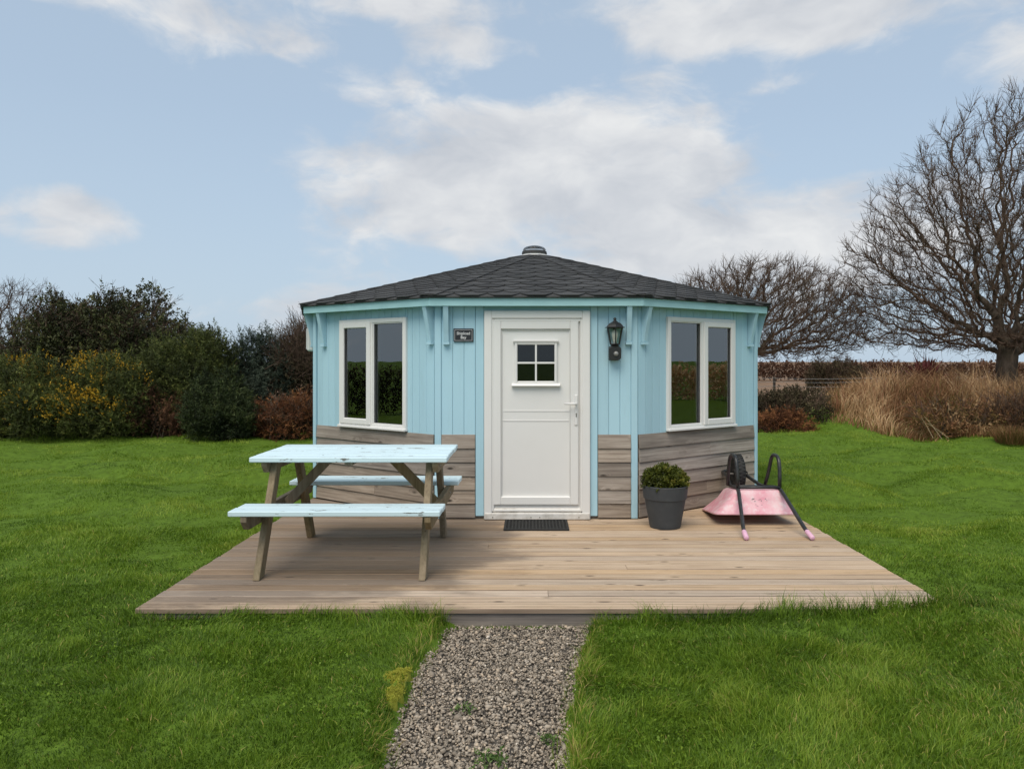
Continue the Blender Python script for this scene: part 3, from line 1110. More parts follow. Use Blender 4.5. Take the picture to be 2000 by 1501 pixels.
fmesh('glazing_bar', 0, gc, .0305, gz, MB().box((-gw / 2, -.007, -.009), (gw / 2, .007, .009), .003), M['upvc'], DR)
# handle, plate, keyhole, letter of wear
hs = ds(1124.5)
fmesh('handle_plate', 0, hs, .048, dz(800), MB().box((-.015, -.006, -.145), (.015, .006, .145), .005), M['upvc'], DR)
hm = MB().tube([(0, -.004, 0), (0, -.045, 0)], .010, 10)
hm.tube([(.004, -.045, 0), (-.03, -.048, .001), (-.115, -.044, .002)], [.010, .010, .008], 10)
fmesh('handle', 0, hs, .052, dz(787.5), hm, M['upvc'], DR, True)
km = MB().lathe([(.007, 0), (.007, .006)], 12)
for v in km.bm.verts:
    v.co = Vector((v.co.x, -v.co.z, v.co.y))
km.box((-.005, -.006, -.030), (.005, 0, -.010), .002)
fmesh('keyhole', 0, hs + .002, .0545, dz(807), km, M['steel'], DR)
for px in (963, 1037, 1054, 1130):
    m = MB().lathe([(.006, 0), (.005, .003)], 10)
    for v in m.bm.verts:
        v.co = Vector((v.co.x, -v.co.z, v.co.y))
    fmesh('fixing_screw', 0, ds(px), .0655, dz(1007), m, M['steel'], DR)
# ------------------------------------------------------------------ things fixed to the hut wall
def on_face(i, s, d, z):
    p = fpos(i, s, d, z)
    return (p.x + CX, p.y + CY, p.z), face(i)[4]


# name plaque
s, zz = pick(0, 905.5, 654.5)
loc, rz = on_face(0, s, .008, zz)
PLQ = empty('name_plaque', loc, 'small dark slate name plaque left of the white door', 'sign', None, rz)
MB().box((-.096, -.016, -.064), (.096, -.001, .064), .003).build('plaque_slab', M['slate'], PLQ)
fr = MB()
for (a, b) in (((-.084, -.052), (.084, -.0495)), ((-.084, .0495), (.084, .052)), ((-.084, -.0495), (-.0815, .0495)), ((.0815, -.0495), (.084, .0495))):
    fr.box((a[0], -.0175, a[1]), (b[0], -.0155, b[1]))
fr.build('plaque_border', M['letter'], PLQ)


def text_mesh(body, size, shear=0.0):
    cu = bpy.data.curves.new('lettering', 'FONT')
    cu.body = body
    cu.size = size
    cu.align_x = 'CENTER'
    cu.align_y = 'CENTER'
    cu.extrude = .0008
    cu.offset = .0006
    cu.resolution_u = 3
    ob = bpy.data.objects.new('lettering', cu)
    COL.objects.link(ob)
    bpy.context.view_layer.update()
    dg = bpy.context.evaluated_depsgraph_get()
    me = bpy.data.meshes.new_from_object(ob.evaluated_get(dg))
    bpy.data.objects.remove(ob)
    bpy.data.curves.remove(cu)
    me.name = 'lettering'
    return me


for body, zo, sz in (('Shipload', .0165, .0385), ('Bay', -.022, .0385)):
    me = text_mesh(body, sz)
    # small slab serifs at the foot and head of the tall strokes
    link('lettering', me, M['letter'], PLQ, (0, -.0165, zo), (R(90), 0, 0))

# wall lantern with sensor
s, zb = pick(0, 1199, 690)
loc, rz = on_face(0, s, .008, zb)
LN = empty('wall_lantern', loc, 'black six-sided wall lantern with sensor right of the door', 'lantern', None, rz)
yo = -.075
MB().box((-.055, -.022, -.065), (.055, -.001, .066), .008).build('back_plate', M['black_metal'], LN)
m = MB().prism([(-.058, .050), (-.032, .070), (.032, .070), (.058, .050), (.058, -.046), (.035, -.066), (-.035, -.066), (-.058, -.046)], 'y', -.105, -.022, .006)
m.build('sensor_housing', M['black_metal'], LN)
m = MB().lathe([(.024, 0), (.023, .008), (.018, .016), (.008, .021), (.002, .022)], 16)
for v in m.bm.verts:
    v.co = Vector((v.co.x + .008, -.105 - v.co.z, v.co.y - .004))
m.build('sensor_lens', M['lens'], LN, smooth=True)
m = MB().lathe([(.040, .069), (.042, .074), (.034, .079), (.044, .084), (.046, .088)], 12, (0, yo, 0))
m.build('neck', M['black_metal'], LN)
zb0, zb1, r0, r1 = .088, .245, .047, .079
glm = MB()
brm = MB()
for k in range(6):
    a0, a1 = math.pi / 6 + k * math.pi / 3, math.pi / 6 + (k + 1) * math.pi / 3
    p0 = Vector((r0 * math.cos(a0), yo + r0 * math.sin(a0), zb0)); p1 = Vector((r1 * math.cos(a0), yo + r1 * math.sin(a0), zb1))
    q0 = Vector((r0 * math.cos(a1), yo + r0 * math.sin(a1), zb0)); q1 = Vector((r1 * math.cos(a1), yo + r1 * math.sin(a1), zb1))
    brm.tube([p0, p1], .0062, 6)
    brm.tube([p0, q0], .006, 6)
    brm.tube([p1, q1], .0065, 6)
    g2 = MB()
    vs = [g2.bm.verts.new(v) for v in (p0, q0, q1, p1)]
    g2.bm.faces.new(vs)
    g2.build('lamp_pane', M['lamp_glass'], LN)
brm.build('lamp_bars', M['black_metal'], LN)
m = MB().lathe([(.104, .243), (.104, .248), (.088, .252), (.078, .268), (.058, .286), (.034, .296), (.020, .306), (.014, .316)], 6, (0, yo, 0), ph=math.pi / 6)
m.build('lamp_roof', M['black_metal'], LN)
MB().lathe([(.009, .314), (.012, .318), (.016, .323), (.016, .329), (.011, .335), (.005, .341), (.002, .342)], 12, (0, yo, 0)).build('finial', M['black_metal'], LN, smooth=True)
MB().lathe([(.018, .088), (.018, .122), (.022, .140), (.030, .168), (.031, .190), (.024, .212), (.010, .226), (.001, .228)], 14, (0, yo, 0)).build('bulb', M['bulb'], LN, smooth=True)

# white casing on the far left face
loc, rz = on_face(8, face(8)[3] - .42, .03, 1.60)
WB = empty('wall_box', loc, 'white plastic box fixed under the eaves on the hut side', 'box', None, rz)
MB().box((-.11, -.060, .03), (.11, .01, .31), .015).build('box_body', M['white_box'], WB)
MB().box((-.095, -.072, .05), (.095, -.0595, .29), .010).build('box_cover', M['white_box'], WB)

# little figurine on the left window ledge
s, zz = pick(9, 745, 815, -.10)
loc, rz = on_face(9, s, -.105, .822)
FG = empty('figurine', loc, 'small white seated dog figurine on the sill inside the left window', 'ornament', None, rz)
b = MB().lathe([(.040, 0), (.050, .015), (.048, .05), (.036, .085), (.026, .10), (.018, .106)], 16)
b.lathe([(.006, .088), (.030, .098), (.036, .115), (.034, .132), (.020, .145), (.004, .150)], 16, (0, -.008, 0))
b.build('dog_body', M['ornament'], FG, smooth=True)
for sx in (-1, 1):
    MB().lathe([(.003, .100), (.012, .108), (.013, .125), (.006, .142), (.001, .145)], 10, (sx * .036, -.008, 0)).build('dog_ear', M['ornament'], FG, smooth=True)
MB().lathe([(.003, .0), (.016, .006), (.016, .02), (.004, .03)], 10, (-.02, -.05, 0)).build('dog_paw', M['ornament'], FG, smooth=True)
MB().lathe([(.003, .0), (.016, .006), (.016, .02), (.004, .03)], 10, (.02, -.05, 0)).build('dog_paw', M['ornament'], FG, smooth=True)

# ------------------------------------------------------------------ deck
DECK = empty('timber_deck', (0, DY0, 0), 'low grooved timber deck in front of the hut', 'deck')
PITCH, BW, BT = .1265, .1175, .028


def board_mesh(x0, x1, seed):
    """grooved board lying along x, its middle at the origin"""
    rg = random.Random(seed)
    prof = [(-BW / 2, -BT), (-BW / 2, -.004), (-BW / 2 + .004, 0)]
    ng = 3
    for k in range(ng):
        c = -BW / 2 + .012 + (BW - .024) * (k + .5) / ng
        prof += [(c - .0038, 0), (c - .0028, -.0060), (c + .0028, -.0060), (c + .0038, 0)]
    prof += [(BW / 2 - .004, 0), (BW / 2, -.004), (BW / 2, -BT)]
    bm = bmesh.new()
    xm = (x0 + x1) / 2
    L = x1 - x0
    st = max(2, int(L / .45))
    rings = []
    for q in range(st + 1):
        x = -L / 2 + L * q / st
        dy, dzz = rg.uniform(-.0008, .0008), rg.uniform(-.0008, .0008)
        rings.append([bm.verts.new((x, a + dy, b + dzz)) for a, b in prof])
    for q in range(st):
        for k in range(len(prof)):
            k2 = (k + 1) % len(prof)
            f = bm.faces.new((rings[q][k], rings[q][k2], rings[q + 1][k2], rings[q + 1][k]))
            # weathered, algae-grey wood in the milled grooves and on the sawn edges
            f.material_index = 0 if prof[k][1] == 0 and prof[k2][1] == 0 else 1
    bm.faces.new(rings[0][::-1])
    bm.faces.new(rings[-1])
    bmesh.ops.recalc_face_normals(bm, faces=bm.faces[:])
    me = bpy.data.meshes.new('deck_board')
    bm.to_mesh(me)
    bm.free()
    return me, xm


nb = int((DY1 - DY0) / PITCH)
for k in range(nb):
    y = BW / 2 + k * PITCH
    j = [-.35, .72, .12][k % 3] + random.uniform(-.02, .02)
    cuts = [DX0 + random.uniform(-.006, .006), j, DX1 + random.uniform(-.006, .006)]
    if k % 5 != 2:
        cuts = [cuts[0], cuts[2]]
    for q in range(len(cuts) - 1):
        me, xm = board_mesh(cuts[q] + (.0015 if q else 0), cuts[q + 1] - (.0015 if q < len(cuts) - 2 else 0), k * 10 + q)
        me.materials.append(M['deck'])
        me.materials.append(M['deck_edge'])
        o = link('deck_board', me, None, DECK, (xm, y, random.uniform(-.0012, .0008)), (0, 0, 0))
MB().box((DX0 + .02, .018, -.150), (DX1 - .02, .045, -BT - .002), .004).build('riser_board', M['deck_grey'], DECK)
for x in (DX0 + .03, DX1 - .055):
    MB().box((x, .05, -.15), (x + .03, DY1 - DY0, -BT - .002), .004).build('side_joist', M['deck_grey'], DECK)

# ------------------------------------------------------------------ door mat
MAT = empty('door_mat', (.058, 6.985, .001), 'black rubber scraper mat in front of the door', 'door mat')
mw, md, mt = .295, .215, .014
b = MB()
b.box((-mw, -md, 0), (mw, -md + .022, mt), .004)
b.box((-mw, md - .022, 0), (mw, md, mt), .004)
b.box((-mw, -md + .022, 0), (-mw + .022, md - .022, mt), .004)
b.box((mw - .022, -md + .022, 0), (mw, md - .022, mt), .004)
b.build('mat_border', M['rubber'], MAT)
b = MB()
b.box((-mw + .02, -md + .02, .0), (mw - .02, md - .02, .004))
nx = 17
for k in range(nx):
    x = -mw + .03 + (2 * mw - .06) * (k + .5) / nx
    b.box((x - .0085, -md + .024, .004), (x + .0085, md - .024, mt - .001 - (.003 if k % 2 else 0)), .003)
for k in range(7):
    y = -md + .03 + (2 * md - .06) * (k + .5) / 7
    b.box((-mw + .024, y - .003, .004), (mw - .024, y + .003, mt - .0055), .001)
b.build('mat_ribs', M['rubber'], MAT)

# ------------------------------------------------------------------ picnic table
TX0, TX1, TYC = -2.035, -.603, 5.91
TZ, BZ = .818, .500
TB = empty('picnic_table', ((TX0 + TX1) / 2, TYC, 0), 'picnic table with chipped pale blue top and bare wooden legs', 'picnic table')
hx = (TX1 - TX0) / 2


def plank(name, y0, y1, z, x0=-hx, x1=hx, t=.036):
    jx = random.uniform(-.004, .004)
    o = link(name, boxmesh(name, x1 - x0, y1 - y0, t, .005), M['table'], TB, ((x0 + x1) / 2 + jx, (y0 + y1) / 2, z - t / 2 + random.uniform(-.0015, .0015)), (0, random.uniform(-.001, .001), random.uniform(-.001, .001)))
    return o


n = 6
for k in range(n):
    y0 = -.432 + .864 * k / n
    plank('top_plank', y0 + .002, y0 + .864 / n - .002, TZ)
for sgn in (-1, 1):
    for q in (0, 1):
        ya = .500 + q * .164
        y0, y1 = (ya, ya + .142) if sgn > 0 else (-ya - .142, -ya)
        plank('bench_plank', y0, y1, BZ)
for sx, lx, bx in ((-1, -.570, -.615), (1, .575, .628)):
    for sy in (-1, 1):
        yf, yh, hw = sy * .640, sy * .250, .053
        m = MB().prism([(yf - hw, .0015), (yf + hw, .0015), (yh + hw, TZ - .0385), (yh - hw, TZ - .0385)], 'x', lx - .024, lx + .024, .004)
        m.build('leg', M['leg'], TB)
    m = MB().prism([(-.800, BZ - .0375), (.800, BZ - .0375), (.800, BZ - .075), (.740, BZ - .135), (-.740, BZ - .135), (-.800, BZ - .075)], 'x', bx - .021, bx + .021, .003)
    m.build('seat_bearer', M['leg'], TB)
    m = MB().prism([(-.400, TZ - .0375), (.400, TZ - .0375), (.400, TZ - .065), (.350, TZ - .120), (-.350, TZ - .120), (-.400, TZ - .065)], 'x', bx - .021, bx + .021, .003)
    m.build('top_bearer', M['leg'], TB)
    MB().bar((bx - sx * .03, .0, BZ - .100), (sx * .235, .0, TZ - .048), .070, .040, .003, (0, 1, 0)).build('brace', M['leg'], TB)
MB().box((-.03, -.40, TZ - .062), (.03, .40, TZ - .0385), .003).build('top_batten', M['leg'], TB)
for sx in (-1, 1):
    for sy in (-1, 1):
        for zq, yq in ((BZ - .085, .43), (TZ - .08, .275)):
            m = MB().lathe([(.011, 0), (.011, .006), (.006, .009)], 8)
            for v in m.bm.verts:
                v.co = Vector((sx * (.635 if sx < 0 else .648) + sx * v.co.z, sy * yq + v.co.x, zq + v.co.y))
            m.build('coach_bolt', M['steel'], TB)

# ------------------------------------------------------------------ plant pot and its shrub
PPX, PPY = 1.236, 6.93
POT = empty('plant_pot', (PPX, PPY, 0), 'large charcoal plastic plant pot by the right hut wall', 'plant pot')
MB().lathe([(.128, .0), (.138, .004), (.142, .02), (.186, .262), (.190, .266), (.196, .268), (.207, .375), (.209, .381), (.206, .386), (.198, .387), (.196, .380), (.188, .33), (.10, .325)], 48).build('pot_shell', M['pot'], POT, smooth=False)
sm = MB().lathe([(.001, .350), (.06, .352), (.12, .345), (.186, .335), (.187, .320)], 28)
for v in sm.bm.verts:
    v.co.z += random.uniform(-.008, .008)
sm.build('soil', M['soil'], POT)

# ------------------------------------------------------------------ wheelbarrow lying upside down
WBX = 2.13
BR = empty('wheelbarrow', (WBX, 7.2, 0), 'faded pink wheelbarrow turned upside down on the deck corner', 'wheelbarrow')


def wpt(x, y, z):
    return Vector((x - WBX, y - 7.2, z))


def superloop(cx, cy, hx0, hx1, ly, r, n=6):
    """rounded quad: half width hx0 at near edge y=cy-ly, hx1 at far edge"""
    cor = [(-hx0, -ly), (hx0, -ly), (hx1, ly), (-hx1, ly)]
    out = []
    for k in range(4):
        p = Vector(cor[k]); a = Vector(cor[k - 1]); b = Vector(cor[(k + 1) % 4])
        d0 = (a - p).normalized(); d1 = (b - p).normalized()
        for q in range(n + 1):
            t = q / n
            P0, P1, P2 = p + d0 * r, p, p + d1 * r
            w = P0 * (1 - t) ** 2 + P1 * 2 * t * (1 - t) + P2 * t * t
            out.append((cx + w.x, cy + w.y))
    return out


rim0 = superloop(2.085, 7.36, .385, .335, .40, .10)
rim1 = superloop(2.085, 7.36, .372, .322, .387, .09)
mid = superloop(2.12, 7.34, .285, .24, .31, .09)
bot = superloop(2.14, 7.33, .225, .185, .255, .08)
tilt = lambda y: .105 - (y - 6.97) * .13            # near rim propped up by the handles
loops = []
bm2 = MB()
b = bm2.bm
def ringv(loop, zoff, inset=0.0):
    return [b.verts.new(wpt(x, y, tilt(y) + zoff)) for x, y in loop]
rings = [ringv(superloop(2.085, 7.36, .365, .315, .38, .09), .0), ringv(rim0, -.004), ringv(rim0, .010), ringv(rim1, .016), ringv(mid, .130), ringv(superloop(2.135, 7.332, .245, .205, .275, .085), .211), ringv(bot, .226)]
for a, c in zip(rings[:-1], rings[1:]):
    nn = len(a)
    for k in range(nn):
        b.faces.new((a[k], a[(k + 1) % nn], c[(k + 1) % nn], c[k]))
b.faces.new(rings[-1])
tray = bm2.build('tray', M['pink'], BR, smooth=False)
sol = tray.modifiers.new('sheet', 'SOLIDIFY')
sol.thickness = .004
sol.offset = -1
for p in tray.data.polygons:
    p.use_smooth = len(p.vertices) == 4


def smooth_path(pts, r=.05, n=5):
    pts = [Vector(p) for p in pts]
    out = [pts[0]]
    for k in range(1, len(pts) - 1):
        p = pts[k]
        a = (pts[k - 1] - p); c = (pts[k + 1] - p)
        ra = min(r, a.length * .48); rc = min(r, c.length * .48)
        A, C = p + a.normalized() * ra, p + c.normalized() * rc
        for q in range(n + 1):
            t = q / n
            out.append(A * (1 - t) ** 2 + p * 2 * t * (1 - t) + C * t * t)
    out.append(pts[-1])
    return out


TR = .0175
tbz = lambda y: tilt(y) + .226 + TR
for sx, hxg, xt, xf in ((-1, 1.838, 1.945, 2.035), (1, 2.375, 2.335, 2.245)):
    y0, y1 = 7.10, 7.44
    p = [wpt(hxg + (.01 * sx), 6.40, .024), wpt(hxg, 6.52, .060), wpt(xt, 7.07, tbz(7.07) - .012), wpt(xt, 7.20, tbz(7.2)),
         wpt(xf + sx * .05, 7.50, tbz(7.5)), wpt(xf, 7.82, .330), wpt(xf - sx * .005, 8.06, .345)]
    if sx < 0:
        p += [wpt(2.14, 8.085, .352)]
    else:
        p += [wpt(2.141, 8.085, .352)]
    MB().tube(smooth_path(p, .07), TR, 10).build('frame_tube', M['tube'], BR, smooth=True)
    lp = [wpt(xt, 7.085, tbz(7.09)), wpt(xt + sx * .004, 7.095, .50), wpt(xt + sx * .006, 7.14, .618), wpt(xt + sx * .006, 7.33, .618), wpt(xt + sx * .004, 7.41, .45), wpt(xt - sx * .01, 7.49, tbz(7.47) + .012)]
    MB().tube(smooth_path(lp, .085, 7), TR, 10).build('leg', M['tube'], BR, smooth=True)
    d = (wpt(hxg, 6.52, .060) - wpt(hxg + .01 * sx, 6.40, .024)).normalized()
    e = wpt(hxg + .01 * sx, 6.40, .024)
    MB().tube([e - d * .012, e - d * .006, e + d * .10, e + d * .112], [.015, .0215, .0215, .018], 12).build('grip', M['grip'], BR, smooth=True)
MB().tube([wpt(1.945, 7.075, tbz(7.07) + .002), wpt(2.335, 7.075, tbz(7.07) + .002)], .014, 10).build('cross_bar', M['tube'], BR, smooth=True)
MB().tube([wpt(2.00, 7.50, tbz(7.5)), wpt(2.29, 7.50, tbz(7.5))], .012, 10).build('cross_bar', M['tube'], BR, smooth=True)
# wheel
wc = wpt(2.145, 7.83, .368)
def wheel_lathe(prof, seg=36):
    m = MB().lathe(prof, seg, cap=False)
    for v in m.bm.verts:
        v.co = Vector((v.co.z, v.co.x, v.co.y)) + wc
    return m
WH = wheel_lathe([(.115, -.032), (.135, -.043), (.160, -.044), (.176, -.034), (.183, -.015), (.184, 0), (.183, .015), (.176, .034), (.160, .044), (.135, .043), (.115, .032)], 40).build('wheel', M['tyre'], BR, smooth=True)
tr = MB()
for k in range(30):
    a = 2 * math.pi * k / 30
    for sx in (-1, 1):
        mt_ = Matrix.Translation(wc) @ Matrix.Rotation(a + sx * .05, 4, 'X')
        tr.box((sx * .006 if sx > 0 else -.034, -.010, .177), (.034 if sx > 0 else -.006, .010, .1885), .002, mt_)
tr.build('tread', M['tyre'], WH)
wheel_lathe([(.118, -.031), (.110, -.034), (.100, -.020), (.040, -.016), (.035, -.040), (.012, -.045), (.012, .045), (.035, .040), (.040, .016), (.100, .020), (.110, .034), (.118, .031)], 32).build('rim', M['tube'], WH, smooth=True)
MB().tube([wc + Vector((-.115, 0, -.015)), wc + Vector((.105, 0, -.015))], .009, 10).build('axle', M['steel'], WH)
for sx in (-1, 1):
    MB().box((2.145 - WBX + sx * .097 - .004, wc.y - .02, wc.z - .045), (2.145 - WBX + sx * .097 + .004, wc.y + .02, wc.z + .01), .002).build('axle_bracket', M['tube'], BR)
# worn dark print on the near side of the tray
def tray_face(x, t):
    """point on the near sloping side: x world, t from rim (0) to floor (1)"""
    y = 6.973 + (7.03 - 6.973) * t / .55 if t < .55 else 7.03 + (7.057 - 7.03) * (t - .55) / .45
    return wpt(x, y - .0035, tilt(y) + .016 + (.130 - .016) * t / .55 if t < .55 else tilt(y) + .130 + .081 * (t - .55) / .45)


pr = MB()
rg = random.Random(5)
for (cx, ct, w_, h_) in ((2.075, .62, .018, .010), (2.085, .50, .010, .008), (2.06, .58, .006, .012), (2.135, .60, .014, .006), (2.145, .52, .006, .016), (2.125, .56, .008, .006), (2.185, .62, .012, .014), (2.195, .54, .008, .006),
                         (2.09, .36, .010, .005), (2.10, .30, .014, .004), (2.145, .34, .006, .008), (2.215, .58, .005, .005), (2.16, .44, .004, .004), (2.05, .44, .004, .003)):
    pts = []
    for k in range(7):
        a = 2 * math.pi * k / 7
        rr = rg.uniform(.5, 1.1)
        pts.append(pr.bm.verts.new(tray_face(cx + math.cos(a) * w_ * rr * .8, ct + math.sin(a) * h_ * rr * 2.4)))
    pr.bm.faces.new(pts)
pr.build('worn_print', M['print'], BR)

# ------------------------------------------------------------------ vegetation builders

def unit(v):
    return v / np.maximum(np.linalg.norm(v, axis=-1, keepdims=True), 1e-9)


def rand_dirs(n, rg):
    return unit(rg.normal(size=(n, 3)))


def sprigs(pos, dirs, length, K, nl, nw, rg, spread=.9, tint=None, tvar=.25, leaf=False):
    """K narrow leaves along an axis at each position; returns verts, tris, tint"""
    N = len(pos)
    dirs = unit(dirs)
    t = rg.random((N, K)) ** .8
    base = pos[:, None, :] + dirs[:, None, :] * (t * length[:, None])[:, :, None]
    rd = rand_dirs(N * K, rg).reshape(N, K, 3)
    ax = unit(dirs[:, None, :] * (1 - spread * rg.random((N, K, 1))) + rd * spread)
    ll = nl * (.6 + .8 * rg.random((N, K, 1)))
    tip = base + ax * ll
    side = unit(np.cross(ax, rand_dirs(N * K, rg).reshape(N, K, 3))) * (nw * (.6 + .8 * rg.random((N, K, 1))))
    if leaf:
        midp = base + ax * ll * .5
        V = np.stack([base, midp + side, tip, midp - side], 2).reshape(-1, 3)
        i = np.arange(N * K) * 4
        F = np.concatenate([np.stack([i, i + 1, i + 2], 1), np.stack([i, i + 2, i + 3], 1)])
        per = 4
    else:
        V = np.stack([base - side, base + side, tip], 2).reshape(-1, 3)
        i = np.arange(N * K) * 3
        F = np.stack([i, i + 1, i + 2], 1)
        per = 3
    if tint is None:
        tint = rg.random(N)
    T = tint[:, None] + (rg.random((N, K)) - .5) * tvar + (t - .5) * .2
    return V, F, np.repeat(np.clip(T.ravel(), 0, 1), per)


def merge(parts):
    V, F, T = [], [], []
    o = 0
    for v, f, t in parts:
        V.append(v); F.append(f + o); T.append(t)
        o += len(v)
    return np.concatenate(V), np.concatenate(F), np.concatenate(T)


def lobes_points(lobes, n, rg, inner=.0, rough=.28, low=-.55):
    """points on a lumpy union of ellipsoids (cx,cy,cz,rx,ry,rz), with outward directions"""
    w = np.array([l[3] * l[5] + l[4] * l[5] for l in lobes])
    idx = rg.choice(len(lobes), n, p=w / w.sum())
    L = np.array(lobes)[idx]
    d = rand_dirs(n, rg)
    bad = d[:, 2] < low
    d[bad, 2] *= -1
    ph = idx * 3.7
    nz = fbm(d[:, 0] * 2.2 + ph + d[:, 2] * 1.3 + 20, d[:, 1] * 2.2 + d[:, 2] * 2.2 + 20, 4, 3)
    r = 1 + rough * (nz - .5) * 2
    r = r * (1 - np.abs(rg.normal(0, .10, n)))
    if inner > 0:
        k = rg.random(n) < inner
        r[k] *= rg.uniform(.45, .9, k.sum())
    p = L[:, :3] + d * L[:, 3:6] * r[:, None]
    return p, d, nz


def tubes(P0, P1, R0, R1, sides):
    """tapered prisms for arrays of segments"""
    N = len(P0)
    z = unit(P1 - P0)
    a = np.where(np.abs(z[:, 2:3]) < .9, np.array([[0, 0, 1.0]]), np.array([[1.0, 0, 0]]))
    x = unit(np.cross(a, z))
    y = np.cross(z, x)
    ang = np.arange(sides) * 2 * np.pi / sides
    c = np.cos(ang)[None, :, None]; s = np.sin(ang)[None, :, None]
    ring = x[:, None, :] * c + y[:, None, :] * s
    A = P0[:, None, :] + ring * R0[:, None, None]
    B = P1[:, None, :] + ring * R1[:, None, None]
    V = np.concatenate([A, B], 1).reshape(-1, 3)
    k = np.arange(sides)
    q = np.stack([k, (k + 1) % sides, sides + (k + 1) % sides, sides + k], 1)
    F = (np.arange(N)[:, None, None] * 2 * sides + q[None]).reshape(-1, 4)
    F3 = np.concatenate([F[:, [0, 1, 2]], F[:, [0, 2, 3]]])
    return V, F3, np.zeros(len(V))


def colonize(att, start, D, di, dk, iters, rg, trop=(0, 0, 0.05), jit=.25, maxn=9000):
    nodes = [np.array(p, float) for p in start]
    par = [-1] + list(range(len(start) - 1))
    att = np.array(att)
    near_d = np.full(len(att), 1e9)
    near_i = np.zeros(len(att), int)
    new = list(range(len(nodes)))
    trop = np.array(trop)
    for it in range(iters):
        NP = np.array([nodes[k] for k in new])
        d = np.linalg.norm(att[:, None, :] - NP[None], axis=2)
        j = d.argmin(1)
        dm = d[np.arange(len(att)), j]
        up = dm < near_d
        near_d[up] = dm[up]
        near_i[up] = np.array(new)[j[up]]
        keep = near_d > dk
        att, near_d, near_i = att[keep], near_d[keep], near_i[keep]
        if len(att) == 0:
            break
        act = near_d < di
        if not act.any():
            act = near_d <= near_d.min() + 1e-6
        ids = near_i[act]
        NA = np.array(nodes)
        v = unit(att[act] - NA[ids])
        acc = {}
        for k, vec in zip(ids, v):
            acc[k] = acc.get(k, 0) + vec
        new = []
        for k, vec in acc.items():
            dirv = vec / max(np.linalg.norm(vec), 1e-6) + trop + rg.normal(0, jit, 3)
            dirv /= max(np.linalg.norm(dirv), 1e-6)
            nodes.append(nodes[k] + dirv * D * rg.uniform(.85, 1.15))
            par.append(k)
            new.append(len(nodes) - 1)
        if len(nodes) > maxn:
            break
    return np.array(nodes), np.array(par)


def tree_mesh(nodes, par, tip_r, expo, twigs, tw_len, rg, sides_fn, up=.35, tw_r=.0045, base_flare=1.0, sub=1):
    n = len(nodes)
    r = np.zeros(n)
    ch = [0] * n
    rp = np.zeros(n)
    for k in range(n - 1, 0, -1):
        rk = max(rp[k], tip_r ** expo)
        rp[k] = rk
        rp[par[k]] += rk
        ch[par[k]] += 1
    rp[0] = max(rp[0], rp[1])
    r = rp ** (1 / expo)
    k = np.arange(1, n)
    P0, P1 = nodes[par[k]], nodes[k]
    R0 = np.minimum(r[par[k]], r[k] * 1.25)
    R1 = r[k]
    parts = []
    big = R1 > .05
    med = (~big) & (R1 > .016)
    sm = (~big) & (~med)
    ov = unit(P1 - P0)
    for m, s in ((big, 9), (med, 5), (sm, 3)):
        if m.any():
            parts.append(tubes(P0[m] - ov[m] * R0[m][:, None] * .25, P1[m] + ov[m] * R1[m][:, None] * .25, R0[m], R1[m], s))
    # fine twigs
    thin = np.where((r[k] < .022))[0]
    if twigs and len(thin):
        src = np.repeat(thin, twigs)
        N = len(src)
        d0 = unit(P1[src] - P0[src])
        d = unit(d0 * .8 + rng_n(rg, N) * .55 + np.array([0, 0, up]))
        L = tw_len * (.45 + .9 * rg.random(N))
        a = P0[src] + (P1[src] - P0[src]) * rg.random((N, 1))
        m1 = a + d * (L * .5)[:, None]
        d2 = unit(d + rng_n(rg, N) * .35 + np.array([0, 0, up * .6]))
        e = m1 + d2 * (L * .5)[:, None]
        rr = np.full(N, tw_r)
        parts.append(tubes(a, m1, rr, rr * .8, 3))
        parts.append(tubes(m1, e, rr * .8, rr * .35, 3))
        # second order
        d3 = unit(d + rng_n(rg, N) * .7 + np.array([0, 0, up * .5]))
        e2 = m1 + d3 * (L * .4)[:, None]
        parts.append(tubes(m1, e2, rr * .65, rr * .35, 3))
    return parts, r


def rng_n(rg, N):
    return rg.normal(0, 1, (N, 3)) * .6


def split_tree(name, root, nodes, par, r_thick, tip_r, expo, twigs, tw_len, rg, up=.35, tw_r=.0045, mats=('bark', 'twig'), crown_name='crown'):
    parts, r = tree_mesh(nodes, par, tip_r, expo, twigs, tw_len, rg, None, up, tw_r)
    V, F, T = merge(parts)
    # trunk and main limbs are one part, the fine crown another
    n = len(nodes)
    k = np.arange(1, n)
    P0, P1 = nodes[par[k]], nodes[k]
    R0 = np.minimum(r[par[k]], r[k] * 1.25); R1 = r[k]
    ov = unit(P1 - P0)
    big = R1 > r_thick
    loc = np.array(root.location)
    tv = tubes(P0[big] - ov[big] * R0[big][:, None] * .3, P1[big] + ov[big] * R1[big][:, None] * .3, R0[big] * 1.01, R1[big] * 1.01, 9)
    link('trunk', np_mesh('trunk', tv[0] - loc, tv[1], smooth=True), M[mats[0]], root)
    small = []
    idx = ~big
    med = idx & (R1 > .016)
    sm = idx & (R1 <= .016)
    for m, s in ((med, 5), (sm, 3)):
        if m.any():
            small.append(tubes(P0[m] - ov[m] * R0[m][:, None] * .25, P1[m] + ov[m] * R1[m][:, None] * .25, R0[m], R1[m], s))
    ntw = 3 if twigs else 0
    if ntw:
        small += parts[-3:]
    V, F, T = merge(small)
    link(crown_name, np_mesh(crown_name, V - loc, F, smooth=True), M[mats[1]], root)


